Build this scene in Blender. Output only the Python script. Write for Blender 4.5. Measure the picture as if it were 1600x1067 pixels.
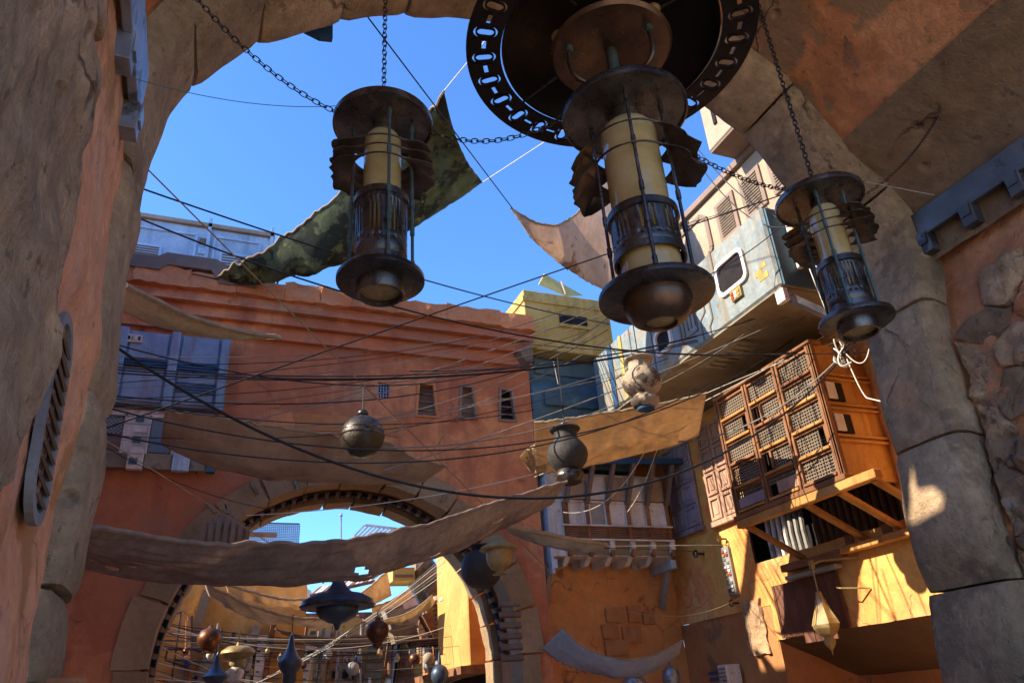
import bpy, bmesh, math, random
from mathutils import Vector, Matrix, noise
random.seed(7)
R = math.radians
for o in list(bpy.data.objects): bpy.data.objects.remove(o)
scene = bpy.context.scene
COL = scene.collection

# ------------------------------------------------------------------ camera
ROWS = [[0.92765, -0.11003, -0.35687], [-0.36550, -0.43825, -0.82118], [-0.06605, 0.89210, -0.44702]]
F, CX, CY = 1155.0, 800.0, 533.5
def _fix():
    # orthonormal camera axes from the street's vanishing points
    Y = Vector((285-CX, -(1150-CY), -F)).normalized()
    zx, zy = -200/2740.3, 2733/2740.3
    k = -F*F/((285-CX)*zx - (1150-CY)*zy)
    Z = Vector((k*zx, k*zy, -F)).normalized()
    X = Y.cross(Z)
    return [X, Y, Z]
AX = _fix()
CAM = Vector((0, 0, 1.6))
cam = bpy.data.cameras.new('camera'); cam.sensor_width = 36; cam.lens = F/1600*36
cam.clip_start = 0.05; cam.clip_end = 2000
camo = bpy.data.objects.new('camera', cam); COL.objects.link(camo)
M = Matrix((AX[0], AX[1], AX[2])).to_4x4(); M.translation = CAM
camo.matrix_world = M
scene.camera = camo
def ray(px, py):
    c = Vector((px-CX, -(py-CY), -F))
    return Vector((AX[0].dot(c), AX[1].dot(c), AX[2].dot(c)))
def PY(px, py, y): d = ray(px, py); return CAM + d*(y/d.y)
def PX(px, py, x): d = ray(px, py); return CAM + d*(x/d.x)
def PZ(px, py, z): d = ray(px, py); return CAM + d*((z-CAM.z)/d.z)
def proj(p):
    q = Vector(p)-CAM
    c = AX[0]*q.x + AX[1]*q.y + AX[2]*q.z
    return CX - F*c.x/c.z, CY + F*c.y/c.z
def mpp(p):  # metres per photo pixel at a point
    q = Vector(p)-CAM
    return -(AX[0]*q.x + AX[1]*q.y + AX[2]*q.z).z/F

# ------------------------------------------------------------------ sky, sun, exposure
SUN = Vector((-0.83, 0.080, 0.548)).normalized()
w = bpy.data.worlds.new('World'); scene.world = w; w.use_nodes = True
nt = w.node_tree
sky = nt.nodes.new('ShaderNodeTexSky'); sky.sky_type = 'NISHITA'; sky.sun_disc = False
sky.sun_elevation = math.asin(SUN.z); sky.sun_rotation = math.atan2(SUN.x, SUN.y)
sky.air_density = 1.0; sky.dust_density = 0.5; sky.ozone_density = 3.5; sky.altitude = 800
tint = nt.nodes.new('ShaderNodeMix'); tint.data_type = 'RGBA'; tint.blend_type = 'MULTIPLY'; tint.inputs[0].default_value = 1
tint.inputs[7].default_value = (0.46, 0.70, 0.96, 1)
nt.links.new(sky.outputs[0], tint.inputs[6]); nt.links.new(tint.outputs[2], nt.nodes['Background'].inputs[0])
nt.nodes['Background'].inputs[1].default_value = 0.11
sl = bpy.data.lights.new('sun', 'SUN'); sl.energy = 2.5; sl.angle = R(0.5); sl.color = (1, 0.87, 0.68)
so = bpy.data.objects.new('sun', sl); COL.objects.link(so)
so.rotation_euler = (-SUN).to_track_quat('-Z', 'Y').to_euler()
vs = scene.view_settings
vs.view_transform = 'Standard'; vs.look = 'None'; vs.gamma = 1; vs.use_curve_mapping = False
vs.exposure = 2.1

# ------------------------------------------------------------------ materials
def srgb(h):
    h = h.lstrip('#'); c = [int(h[i:i+2], 16)/255 for i in (0, 2, 4)]
    return tuple((x/12.92 if x <= .04045 else ((x+.055)/1.055)**2.4) for x in c)
MATS = {}
GAIN = dict(pale_blue_steel=.62, beige_panel=.75, globe_metal=.6, pale_clay=.8, yellow_steel=.85, arch_stone=2.1, rock_face=2.5, vault_plaster=1.2, wall_plaster_pink=1.7, strip_brown=1.35, orange_plaster=1.35, orange_red_plaster=1.35, coping_stone=1.35,
            arch_block=1.1, brown_plaster=1.4, balcony_plaster=1.35, yellow_plaster=1.2, weathered_wood=1.05, amber_bounce_wood=1.25, grey_painted_wood=1.5, shutter_brown_grey=1.4, tan_wall=1.35,
            brown_cloth=1.6, camo_cloth=1.5, torn_cloth=1.35, beige_cloth=1.35, tan_cloth=1.15, teal_steel=1.5, panel_blue=1.25, container_blue=1.2, grey_clay=.7, dark_bronze=1.15, brown_bronze=1.1,
            patina_metal=1.5, stained_soffit=1.05, brown_plinth=1.4, grey_panel=1.4, worn_white_paint=1.15, grey_steel=1.2, fin_metal=1.4, beige_dark_trim=1.4)
def mat(name, cols, scale=2.0, rough=.85, metal=0.0, bump=.25, bscale=14, var=.12, streak=None, patch=None,
        pits=0.0, crack=None, trans=0.0, spec=.3, coat=0, emit=0, rvar=.1, dist=.03):
    if name in MATS: return MATS[name]
    m = bpy.data.materials.new(name); m.use_nodes = True
    t = m.node_tree; N = t.nodes; L = t.links
    b = N['Principled BSDF']
    tc = N.new('ShaderNodeTexCoord'); co = tc.outputs['Object']
    def nz(sc, det=6, ro=.6, vec=co):
        n = N.new('ShaderNodeTexNoise'); n.inputs['Scale'].default_value = sc
        n.inputs['Detail'].default_value = det; n.inputs['Roughness'].default_value = ro
        L.new(vec, n.inputs['Vector']); return n.outputs['Fac']
    def ramp(fac, stops):
        r = N.new('ShaderNodeValToRGB'); e = r.color_ramp.elements
        while len(e) < len(stops): e.new(.5)
        for i, (p, c) in enumerate(stops): e[i].position = p; e[i].color = (*c, 1)
        L.new(fac, r.inputs[0]); return r.outputs[0]
    def mix(fac, a, c, mode='MIX'):
        x = N.new('ShaderNodeMix'); x.data_type = 'RGBA'; x.blend_type = mode
        for s, v in ((x.inputs[0], fac), (x.inputs[6], a), (x.inputs[7], c)):
            if hasattr(v, 'is_output'): L.new(v, s)
            elif isinstance(v, (int, float)): s.default_value = v
            else: s.default_value = (*v, 1)
        return x.outputs[2]
    def rng(v, a, c, lo=0, hi=1):
        r = N.new('ShaderNodeMapRange'); L.new(v, r.inputs[0])
        for i, q in enumerate((a, c, lo, hi)): r.inputs[i+1].default_value = q
        return r.outputs[0]
    gk = GAIN.get(name, 1.0)
    lift = lambda c: tuple(min(.8, x*gk) for x in c)
    cols = [lift(srgb(c) if isinstance(c, str) else c) for c in cols]
    n = len(cols)
    col = ramp(nz(scale, 8, .62), [(.32+.36*i/max(1, n-1), c) for i, c in enumerate(cols)])
    fine = rng(nz(scale*9, 5, .7), .3, .7, 1-var, 1+var)
    col = mix(1.0, col, (1, 1, 1)) if False else col
    vm = N.new('ShaderNodeVectorMath'); vm.operation = 'SCALE'; L.new(col, vm.inputs[0]); L.new(fine, vm.inputs['Scale']); col = vm.outputs[0]
    if streak:
        mp = N.new('ShaderNodeMapping'); mp.inputs['Scale'].default_value = (1, 1, .12); L.new(co, mp.inputs[0])
        f = rng(nz(streak[1], 5, .6, mp.outputs[0]), .5, .68, 0, streak[2]); col = mix(f, col, lift(srgb(streak[0])))
    if patch:
        for pc, sc, th, am in patch:
            f = rng(nz(sc, 7, .62), th, th+.04, 0, am); col = mix(f, col, lift(srgb(pc)))
    ck = None
    if crack:
        dn = N.new('ShaderNodeTexNoise'); dn.inputs['Scale'].default_value = 2.2; dn.inputs['Detail'].default_value = 5; L.new(co, dn.inputs['Vector'])
        va = N.new('ShaderNodeVectorMath'); va.operation = 'SCALE'; L.new(dn.outputs['Color'], va.inputs[0]); va.inputs['Scale'].default_value = .55
        vb = N.new('ShaderNodeVectorMath'); L.new(co, vb.inputs[0]); L.new(va.outputs[0], vb.inputs[1])
        vo = N.new('ShaderNodeTexVoronoi'); vo.feature = 'DISTANCE_TO_EDGE'; vo.inputs['Scale'].default_value = crack[0]; L.new(vb.outputs[0], vo.inputs['Vector'])
        c1 = rng(vo.outputs['Distance'], 0, crack[1], 1, 0); c2 = rng(nz(.9, 3), crack[2], crack[2]+.08, 0, 1)
        mm = N.new('ShaderNodeMath'); mm.operation = 'MULTIPLY'; L.new(c1, mm.inputs[0]); L.new(c2, mm.inputs[1]); ck = mm.outputs[0]
        mk_ = N.new('ShaderNodeMath'); mk_.operation = 'MULTIPLY'; L.new(ck, mk_.inputs[0]); mk_.inputs[1].default_value = .6
        col = mix(mk_.outputs[0], col, lift(srgb('#3a2c22')))
    oi = N.new('ShaderNodeObjectInfo')
    vm = N.new('ShaderNodeVectorMath'); vm.operation = 'SCALE'; L.new(col, vm.inputs[0]); L.new(rng(oi.outputs['Random'], 0, 1, 1-rvar, 1+rvar), vm.inputs['Scale']); col = vm.outputs[0]
    L.new(col, b.inputs['Base Color'])
    L.new(rng(nz(scale*4, 4), .3, .7, max(.03, rough-.12), min(1, rough+.12)), b.inputs['Roughness'])
    b.inputs['Metallic'].default_value = metal
    b.inputs['Specular IOR Level'].default_value = spec
    b.inputs['Coat Weight'].default_value = coat
    if bump:
        h = nz(bscale, 10, .65)
        if pits:
            v = N.new('ShaderNodeTexVoronoi'); v.inputs['Scale'].default_value = bscale*.7; L.new(co, v.inputs['Vector'])
            pm = N.new('ShaderNodeMath'); pm.operation = 'MULTIPLY'; L.new(rng(v.outputs['Distance'], 0, .25, -pits, 0), pm.inputs[0])
            L.new(rng(nz(bscale*.15, 2), .5, .6, 0, 1), pm.inputs[1])
            ad = N.new('ShaderNodeMath'); L.new(h, ad.inputs[0]); L.new(pm.outputs[0], ad.inputs[1]); h = ad.outputs[0]
        hf = N.new('ShaderNodeMath'); hf.operation = 'MULTIPLY_ADD'; L.new(nz(bscale*5, 6, .7), hf.inputs[0]); hf.inputs[1].default_value = .3; L.new(h, hf.inputs[2]); h = hf.outputs[0]
        if ck is not None:
            cs = N.new('ShaderNodeMath'); cs.operation = 'MULTIPLY_ADD'; L.new(ck, cs.inputs[0]); cs.inputs[1].default_value = -.5; L.new(h, cs.inputs[2]); h = cs.outputs[0]
        bp = N.new('ShaderNodeBump'); bp.inputs['Strength'].default_value = bump; bp.inputs['Distance'].default_value = dist
        L.new(h, bp.inputs['Height']); L.new(bp.outputs[0], b.inputs['Normal'])
    if trans:
        tr = N.new('ShaderNodeBsdfTranslucent'); L.new(col, tr.inputs[0])
        ms = N.new('ShaderNodeMixShader'); ms.inputs[0].default_value = trans
        L.new(b.outputs[0], ms.inputs[1]); L.new(tr.outputs[0], ms.inputs[2]); L.new(ms.outputs[0], N['Material Output'].inputs[0])
    if emit:
        L.new(col, b.inputs['Emission Color']); b.inputs['Emission Strength'].default_value = emit
    MATS[name] = m
    return m
stone = mat('arch_stone', ['#62523f', '#7a664f', '#8d7860'], .9, .95, crack=(.55, .012, .50), bump=.9, bscale=7, pits=1.6, var=.28, patch=[('#4c4034', 1.6, .56, .5), ('#9a7050', .7, .62, .4), ('#3f352b', 11, .63, .55), ('#8f8068', 5, .64, .5)], dist=.09)
stone_d = mat('rock_face', ['#64503e', '#7a624b', '#927658'], .8, .95, crack=(.8, .02, .45), bump=1.0, bscale=6, pits=1.8, var=.3, patch=[('#54463a', 1.1, .54, .6), ('#3d3229', 10, .62, .6), ('#8c8074', 3.5, .64, .45)], dist=.10)
plaster_n = mat('vault_plaster', ['#96603f', '#a9714d', '#b88560'], .7, .9, crack=(.7, .012, .46), bump=.9, bscale=6, pits=1.3, var=.25, patch=[('#7d6650', .9, .50, .9), ('#4f3e30', 8, .63, .5), ('#a8623c', .5, .55, .6), ('#6a5444', 2.0, .58, .6)], dist=.05)
plaster_l = mat('wall_plaster_pink', ['#aa7250', '#b6815e', '#b98d78'], .8, .9, crack=(.8, .010, .52), bump=.8, bscale=6, pits=1.3, var=.22, streak=('#b58e82', 2.5, .7), patch=[('#8a6234', 1.4, .58, .7), ('#5c4430', 9, .64, .6)], dist=.05)
plaster_b = mat('strip_brown', ['#63503d', '#735d47', '#84684c'], .6, .95, crack=(.5, .012, .47), bump=.9, bscale=6, pits=1.4, var=.25, patch=[('#8c5f40', .8, .6, .5), ('#41362b', 9, .63, .5)], dist=.05)
orange = mat('orange_plaster', ['#a66441', '#b4724b', '#be8158', '#a0684e'], .55, .9, var=.18, crack=(.6, .008, .55), bump=.45, bscale=9, streak=('#7d5040', 2.2, .75), patch=[('#a07e60', .7, .58, .7), ('#8f5038', .30, .50, .6), ('#6e4a38', 3.2, .64, .6)])
orange_red = mat('orange_red_plaster', ['#965844', '#a4644c', '#ac7058'], .5, .9, bump=.25, bscale=9, streak=('#7d3c2a', 1.2, .5))
coping_m = mat('coping_stone', ['#9c6240', '#ac7048', '#b88058'], 1.6, .92, bump=.7, bscale=9, pits=.8)
vous = mat('arch_block', ['#7d684a', '#8f785a', '#9c8466'], 1.3, .92, bump=.55, bscale=8, pits=.8)
yellow_w = mat('yellow_plaster', ['#c4924a', '#cfa25a', '#c68650', '#cfae74'], .9, .88, var=.15, crack=(.9, .010, .5), bump=.6, bscale=7, streak=('#c47a3a', 1.5, .6), patch=[('#c9703c', .6, .6, .5), ('#cdb06a', .9, .64, .6)])
brown_w = mat('brown_plaster', ['#8a5c3a', '#9a6840', '#a5764c'], .7, .9, bump=.4, bscale=8, patch=[('#6a5440', 1.0, .6, .7)])
under_m = mat('shaded_underside', ['#4f3a2a', '#5e4632', '#6a503a'], .8, .92, bump=.4, bscale=8)  # brown plaster darkened so the underside carries its shade in the colour
orange_w = mat('balcony_plaster', ['#a8683a', '#b87842', '#bf8650', '#9a5c42'], .6, .9, crack=(.7, .010, .5), bump=.35, bscale=8, patch=[('#7d4a2e', .8, .6, .8)])
darkmetal = mat('dark_bronze', ['#38322f', '#524d4a', '#76716e'], 3, .30, .75, bump=.15, bscale=30, patch=[('#6b4a38', 2.2, .6, .6), ('#7a746c', 6, .66, .5)], spec=.5)
black_m = mat('silhouette_bronze', ['#1d1918', '#26201e', '#2e2522'], 3, .5, .6, bump=.12, bscale=30, spec=.4)  # darker bronze that paints in the ring's silhouette and the bowl's inner shade
patina = mat('patina_metal', ['#3d4a48', '#4a5a58', '#4c3e38'], 4, .5, .6, bump=.12, bscale=40, spec=.5)
finm = mat('fin_metal', ['#3c3430', '#50463f', '#645850'], 5, .42, .7, bump=.2, bscale=30)
bronze = mat('brown_bronze', ['#4e3a2e', '#604838', '#40342e'], 2.5, .36, .7, bump=.1, bscale=25, spec=.5)
grey_steel = mat('grey_steel', ['#70757c', '#8b9098', '#9da2aa'], 3, .42, .65, bump=.12, bscale=25, patch=[('#3f4248', 2.6, .58, .7)], spec=.5)
rim_g = mat('grey_vent_paint', ['#6e6c6c', '#7e7c7c', '#8c8a88'], 3, .6, .1, bump=.15)
rail_d = mat('dark_rail_steel', ['#45474a', '#5a5c5f', '#6a6c6e'], 3, .5, .5, bump=.15, bscale=25, patch=[('#2c2d30', 2.6, .55, .8)], spec=.4)
glass_l = mat('amber_glass', ['#b89a5c', '#ccb27a', '#d8c79a'], 2.6, .10, 0, bump=0, var=.03, trans=.35, spec=.6, coat=.6)
lens_m = mat('lens_glass', ['#a08858', '#b39a66'], 3, .25, 0, bump=.05, trans=.3, spec=.6)
chainm = mat('chain_steel', ['#33302e', '#4a4644'], 6, .45, .8, bump=0, spec=.5)
wire_m = mat('black_cable', ['#16171b', '#23242a'], 6, .6, 0, bump=0)
wire_g = mat('grey_cable', ['#6a655e', '#8a847a'], 6, .7, 0, bump=0)
wire_w = mat('pale_cable', ['#c9c2b4', '#e0dacb'], 6, .7, 0, bump=0)
rope_m = mat('rope', ['#8a7a64', '#a89678'], 6, .9, 0, bump=.2)
wood_w = mat('weathered_wood', ['#6e4a34', '#855a3c', '#9a6c48'], 3, .8, 0, bump=.3, bscale=20, streak=('#4c3426', 6, .5))
wood_o = mat('amber_bounce_wood', ['#8f6434', '#a3743e', '#b0824a'], 2, .6, 0, bump=.2, bscale=18, streak=('#84471c', 5, .6))  # amber also paints in bounced light on the bay's side and lit sills
wood_dk = mat('dark_planks', ['#5c3a2c', '#6e4836', '#7a5444'], 3, .85, 0, bump=.4, bscale=18, streak=('#3c2620', 5, .6))
wood_g = mat('grey_painted_wood', ['#6a6068', '#7c727a', '#8a7e80'], 3, .75, 0, bump=.25, bscale=16, streak=('#574c50', 5, .5))
wood_s = mat('shutter_brown_grey', ['#8a6a58', '#9a7a66', '#a5866e'], 3, .75, 0, bump=.25, bscale=16, streak=('#6e5446', 5, .5))
lattice_m = mat('lattice_cane', ['#6e6052', '#7d6e5e', '#5f5246'], 6, .8, 0, bump=.1)
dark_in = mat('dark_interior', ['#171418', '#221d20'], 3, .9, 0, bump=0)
white_p = mat('worn_white_paint', ['#b7b2ad', '#c9c4bf', '#d6d0c8'], 2.5, .75, 0, bump=.2, bscale=14, streak=('#8a7a68', 4, .6), patch=[('#7d6a56', 3, .62, .7)])
blue_w = mat('pale_blue_steel', ['#7f97a3', '#98a8ae', '#aab0ac', '#8f9fa2'], 1.4, .6, .1, var=.2, bump=.2, bscale=14, streak=('#8a7a62', 3, .7), patch=[('#b5a68c', 1.1, .54, .8), ('#6f9ab0', 2.0, .60, .7), ('#a5704a', 3.5, .64, .8), ('#5c5e5e', 6, .66, .6)])
blue_c = mat('container_blue', ['#8fa2b4', '#a3b3c2', '#b3c0cb'], 1.6, .65, .1, bump=.15, bscale=12, streak=('#6a7684', 4, .5), patch=[('#5c6670', 3, .66, .7)])
panel_b = mat('panel_blue', ['#667a90', '#748aa0', '#8296aa'], 1.5, .6, .1, bump=.12, bscale=12, streak=('#6a6068', 5, .7))
teal_m = mat('teal_steel', ['#2f4652', '#3a5562', '#46606c'], 1.0, .6, .1, bump=.12, bscale=10, streak=('#2a3a44', 3, .5), patch=[('#5a6a66', 1.8, .64, .6)])
navy_m = mat('navy_steel', ['#2c4a6a', '#355a80'], 2, .55, .1, bump=.1)
yellow_m = mat('yellow_steel', ['#b59a50', '#c2a75c', '#cdb572'], 1.4, .7, 0, bump=.15, bscale=12, streak=('#8a7440', 4, .6), patch=[('#9a8a4a', 2.0, .62, .6)])
beige_m = mat('beige_panel', ['#b59a80', '#c2a88c', '#ccb49a'], 1.0, .75, 0, bump=.12, bscale=10, streak=('#8f7660', 2, .4))
beige_d = mat('beige_dark_trim', ['#6a5a50', '#7a685c'], 2, .8, 0, bump=.1)
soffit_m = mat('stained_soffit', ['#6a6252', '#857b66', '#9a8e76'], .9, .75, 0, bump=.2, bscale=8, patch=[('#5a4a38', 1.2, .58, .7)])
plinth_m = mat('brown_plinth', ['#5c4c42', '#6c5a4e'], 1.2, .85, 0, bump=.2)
camo_m = mat('camo_cloth', ['#33382a', '#4a5038', '#5c623f'], 2.2, .9, 0, bump=.4, bscale=18, patch=[('#22261f', 1.7, .50, .9), ('#7a7c50', 2.6, .62, .6)], trans=.25)
brown_c = mat('brown_cloth', ['#6e5f56', '#7c6c62', '#8a796c'], 1.6, .95, 0, bump=.5, bscale=60, var=.2, streak=('#5a4c44', 5, .5), trans=.3)
tan_c = mat('tan_cloth', ['#bfa27c', '#cdb08a', '#d4b995'], 1.3, .95, 0, bump=.3, bscale=40, patch=[('#8a4a30', 1.5, .67, .5)], trans=.4)
cream_c = mat('cream_cloth', ['#d8c49c', '#e0cda8', '#d0ba90'], 1.3, .95, 0, bump=.3, bscale=40, trans=.4)
beige_c = mat('beige_cloth', ['#94826f', '#a3917e', '#8a7664'], 1.2, .95, 0, bump=.3, bscale=40, patch=[('#96644a', 1.0, .62, .5)], trans=.4)
grey_c = mat('grey_cloth', ['#a9b2c2', '#b8c0cd', '#c4cad4'], 1.3, .95, 0, bump=.3, bscale=40, trans=.25)
torn_c = mat('torn_cloth', ['#a8998a', '#b8a898', '#c2b4a4'], 1.2, .95, 0, bump=.25, bscale=30, patch=[('#7a4c30', 1.4, .6, .7)], trans=.4)
clay = mat('grey_clay', ['#3d3835', '#4a4440', '#575049'], 2.5, .6, 0, bump=.5, bscale=14, patch=[('#8a8278', 9, .67, .8)])
clay_l = mat('pale_clay', ['#a8927a', '#b5a086', '#c0ac92'], 3, .75, 0, bump=.6, bscale=14, var=.2, patch=[('#4c3f36', 2.4, .52, .9), ('#c9b898', 11, .66, .7)])
copper = mat('copper', ['#5c3a28', '#74492f', '#4c3228'], 3, .4, .6, bump=.12, spec=.5)
steel_b = mat('blued_steel', ['#35404e', '#445262', '#54606e'], 3, .45, .5, bump=.1, spec=.5)
ball_m = mat('globe_metal', ['#3f3a34', '#5c5142', '#35332f'], 3.2, .42, .5, bump=.4, bscale=12, patch=[('#8a6a3c', 2.6, .58, .6), ('#2a2826', 5, .6, .6)], spec=.5)
lamp_y = mat('brass_lamp', ['#8a7448', '#a08a5c', '#b59c68'], 4, .55, .3, bump=.15)
red_m = mat('red_paint', ['#8a2a22', '#a5352b'], 5, .6)
white_m = mat('white_plastic', ['#d6d2c8', '#e2ded4'], 5, .5, bump=.05)
orange_l = mat('orange_light', ['#e8902a', '#f0a03a'], 5, .4, bump=0)
ground_m = mat('paving', ['#c2ae92', '#d0bca0'], .6, .95, bump=.3)
tan_wall = mat('tan_wall', ['#a5783c', '#b58644', '#c2975a'], .6, .9, crack=(.6, .01, .5), bump=.35, bscale=8, streak=('#8a5f30', 1.5, .5))
gold_wall = mat('gold_wall', ['#b8894a', '#c49656', '#b27e44'], .7, .88, bump=.3, bscale=8)
net_m = mat('blue_net', ['#7a9ab0', '#8fb0c2'], 3, .8)
tent_w = mat('tent_white', ['#c9ccd6', '#d6d8e0'], 2, .8, trans=.3)
grey_p = mat('grey_panel', ['#6a6864', '#7d7a74', '#8f8a82'], 2, .7, .1, bump=.2)

# ------------------------------------------------------------------ mesh helpers
class B:
    def __init__(s): s.v = []; s.f = []
    def add(s, vs, fs):
        n = len(s.v); s.v += [Vector(p) for p in vs]; s.f += [tuple(i+n for i in f) for f in fs]; return s
    def box(s, x0, x1, y0, y1, z0, z1):
        return s.obox(Vector(((x0+x1)/2, (y0+y1)/2, (z0+z1)/2)), Vector(((x1-x0)/2, 0, 0)), Vector((0, (y1-y0)/2, 0)), Vector((0, 0, (z1-z0)/2)))
    def obox(s, c, a, b, d):
        c = Vector(c); V = [c+a*i+b*j+d*k for k in (-1, 1) for j in (-1, 1) for i in (-1, 1)]
        return s.add(V, [(0, 2, 3, 1), (4, 5, 7, 6), (0, 1, 5, 4), (2, 6, 7, 3), (0, 4, 6, 2), (1, 3, 7, 5)])
    def beam(s, p, q, w, h, up=(0, 0, 1)):
        p = Vector(p); q = Vector(q); d = q-p; u = Vector(up); x = d.cross(u)
        if x.length < 1e-6: x = d.cross(Vector((1, 0, 0)))
        x.normalize(); z = x.cross(d).normalized()
        return s.obox((p+q)/2, x*(w/2), d/2, z*(h/2))
    def tube(s, pts, r, n=8, cap=True):
        pts = [Vector(p) for p in pts]; N = len(pts); rs = r if isinstance(r, (list, tuple)) else [r]*N
        V = []; prev = None
        for i, p in enumerate(pts):
            t = (pts[min(i+1, N-1)]-pts[max(i-1, 0)]).normalized()
            if prev is None:
                a = t.orthogonal().normalized()
            else:
                a = (prev - t*prev.dot(t)).normalized()
            prev = a; b = t.cross(a)
            V += [p+(a*math.cos(2*math.pi*k/n)+b*math.sin(2*math.pi*k/n))*rs[i] for k in range(n)]
        Fc = [(i*n+k, i*n+(k+1) % n, (i+1)*n+(k+1) % n, (i+1)*n+k) for i in range(N-1) for k in range(n)]
        if cap: Fc += [tuple(reversed(range(n))), tuple((N-1)*n+k for k in range(n))]
        return s.add(V, Fc)
    def lathe(s, prof, n=32, c=(0, 0, 0), closed=False):
        c = Vector(c); V = []; m = len(prof)
        for k in range(n):
            a = 2*math.pi*k/n
            for r, z in prof: V.append(c+Vector((max(r, 1e-4)*math.cos(a), max(r, 1e-4)*math.sin(a), z)))
        Fc = []
        for k in range(n):
            k2 = (k+1) % n
            for i in range(m if closed else m-1):
                j = (i+1) % m
                Fc.append((k*m+i, k2*m+i, k2*m+j, k*m+j))
        return s.add(V, Fc)
    def prism(s, poly, ext):
        n = len(poly); e = Vector(ext); P = [Vector(p) for p in poly]
        return s.add(P+[p+e for p in P], [tuple(range(n))[::-1], tuple(range(n, 2*n))]+[(i, (i+1) % n, n+(i+1) % n, n+i) for i in range(n)])
    def grid(s, fn, nu, nv, skip=None):
        V = [fn(i/nu, j/nv) for j in range(nv+1) for i in range(nu+1)]
        Fc = [(j*(nu+1)+i, j*(nu+1)+i+1, (j+1)*(nu+1)+i+1, (j+1)*(nu+1)+i) for j in range(nv) for i in range(nu) if not (skip and skip((i+.5)/nu, (j+.5)/nv))]
        return s.add(V, Fc)
    def rough(s, amp, sc, seed=0, vec=True):
        off = Vector((seed*3.1, seed*1.7, seed*.9))
        for i, p in enumerate(s.v):
            s.v[i] = p + noise.noise_vector(p*sc+off)*amp + noise.noise_vector(p*sc*3.7+off)*amp*.35
        return s
    def o(s, name, m, parent=None, smooth=False, bev=0, solid=0, ang=40):
        base = wloc(parent) if parent else Vector((0, 0, 0))
        me = bpy.data.meshes.new(name); me.from_pydata([p-base for p in s.v], [], s.f); me.update()
        return mk(name, me, m, parent, smooth, bev, solid, ang)
def wloc(o):
    v = Vector((0, 0, 0))
    while o: v = v+o.location; o = o.parent
    return v
def mk(name, me, m, parent=None, smooth=False, bev=0, solid=0, ang=40):
    bm = bmesh.new(); bm.from_mesh(me); bmesh.ops.recalc_face_normals(bm, faces=bm.faces); bm.to_mesh(me); bm.free()
    if smooth:
        for p in me.polygons: p.use_smooth = True
        me.set_sharp_from_angle(angle=R(ang))
    me.materials.append(m)
    o = bpy.data.objects.new(name, me); COL.objects.link(o)
    if parent: o.parent = parent
    if solid:
        md = o.modifiers.new('thickness', 'SOLIDIFY'); md.thickness = solid; md.offset = 0
    if bev:
        md = o.modifiers.new('bevel', 'BEVEL'); md.width = bev; md.segments = 1; md.limit_method = 'ANGLE'
    return o
def tag(o, label, cat, group=None, kind=None):
    o['label'] = label; o['category'] = cat
    if group: o['group'] = group
    if kind: o['kind'] = kind
    return o
def thing(name, label, cat, loc=(0, 0, 0), group=None):
    o = bpy.data.objects.new(name, None); COL.objects.link(o); o.location = Vector(loc); o.empty_display_size = .1
    return tag(o, label, cat, group)
def struct(o): o['kind'] = 'structure'; return o
def copy_tree(o, parent=None):
    c = o.copy(); COL.objects.link(c); c.parent = parent
    for ch in list(o.children): copy_tree(ch, c)
    return c
def share(src, loc, parent, rot=None):
    """another piece that shares src's mesh"""
    c = src.copy(); COL.objects.link(c); c.parent = parent
    c.location = Vector(loc)-wloc(parent)
    if rot: c.rotation_euler = rot
    return c
def plate(outline, holes, th, fn):
    """a flat plate with holes: 2D outlines filled and extruded, then mapped by fn(x, y, z)"""
    cu = bpy.data.curves.new('tmp', 'CURVE'); cu.dimensions = '2D'; cu.fill_mode = 'BOTH'; cu.extrude = th/2
    for pl in [outline]+holes:
        sp = cu.splines.new('POLY'); sp.points.add(len(pl)-1); sp.use_cyclic_u = True
        for i, (x, y) in enumerate(pl): sp.points[i].co = (x, y, 0, 1)
    ob = bpy.data.objects.new('tmp', cu)
    me = bpy.data.meshes.new_from_object(ob)
    b = B(); b.v = [Vector(fn(*v.co)) for v in me.vertices]; b.f = [tuple(p.vertices) for p in me.polygons]
    bpy.data.objects.remove(ob); bpy.data.curves.remove(cu); bpy.data.meshes.remove(me)
    return b
def catmull(P, n=8):
    P = [Vector(p) for p in P]; out = []
    for i in range(len(P)-1):
        a = P[max(i-1, 0)]; b = P[i]; c = P[i+1]; d = P[min(i+2, len(P)-1)]
        for k in range(n):
            t = k/n
            out.append(.5*((2*b)+(c-a)*t+(2*a-5*b+4*c-d)*t*t+(3*b-a-3*c+d)*t**3))
    out.append(P[-1]); return out
def resample(P, n):
    L = [0]
    for a, b in zip(P, P[1:]): L.append(L[-1]+(b-a).length)
    out = []; j = 0
    for i in range(n+1):
        s = L[-1]*i/n
        while j < len(P)-2 and L[j+1] < s: j += 1
        t = (s-L[j])/max(1e-9, L[j+1]-L[j]); out.append(P[j].lerp(P[j+1], t))
    return out
def seg_obj(pts, r, name, m, parent=None, n=6): return B().tube(pts, r, n).o(name, m, parent, True)

# ------------------------------------------------------------------ ground
g = struct(B().add([(-150, -150, 0), (150, -150, 0), (150, 150, 0), (-150, 150, 0)], [(0, 1, 2, 3)]).o('ground', ground_m))

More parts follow.
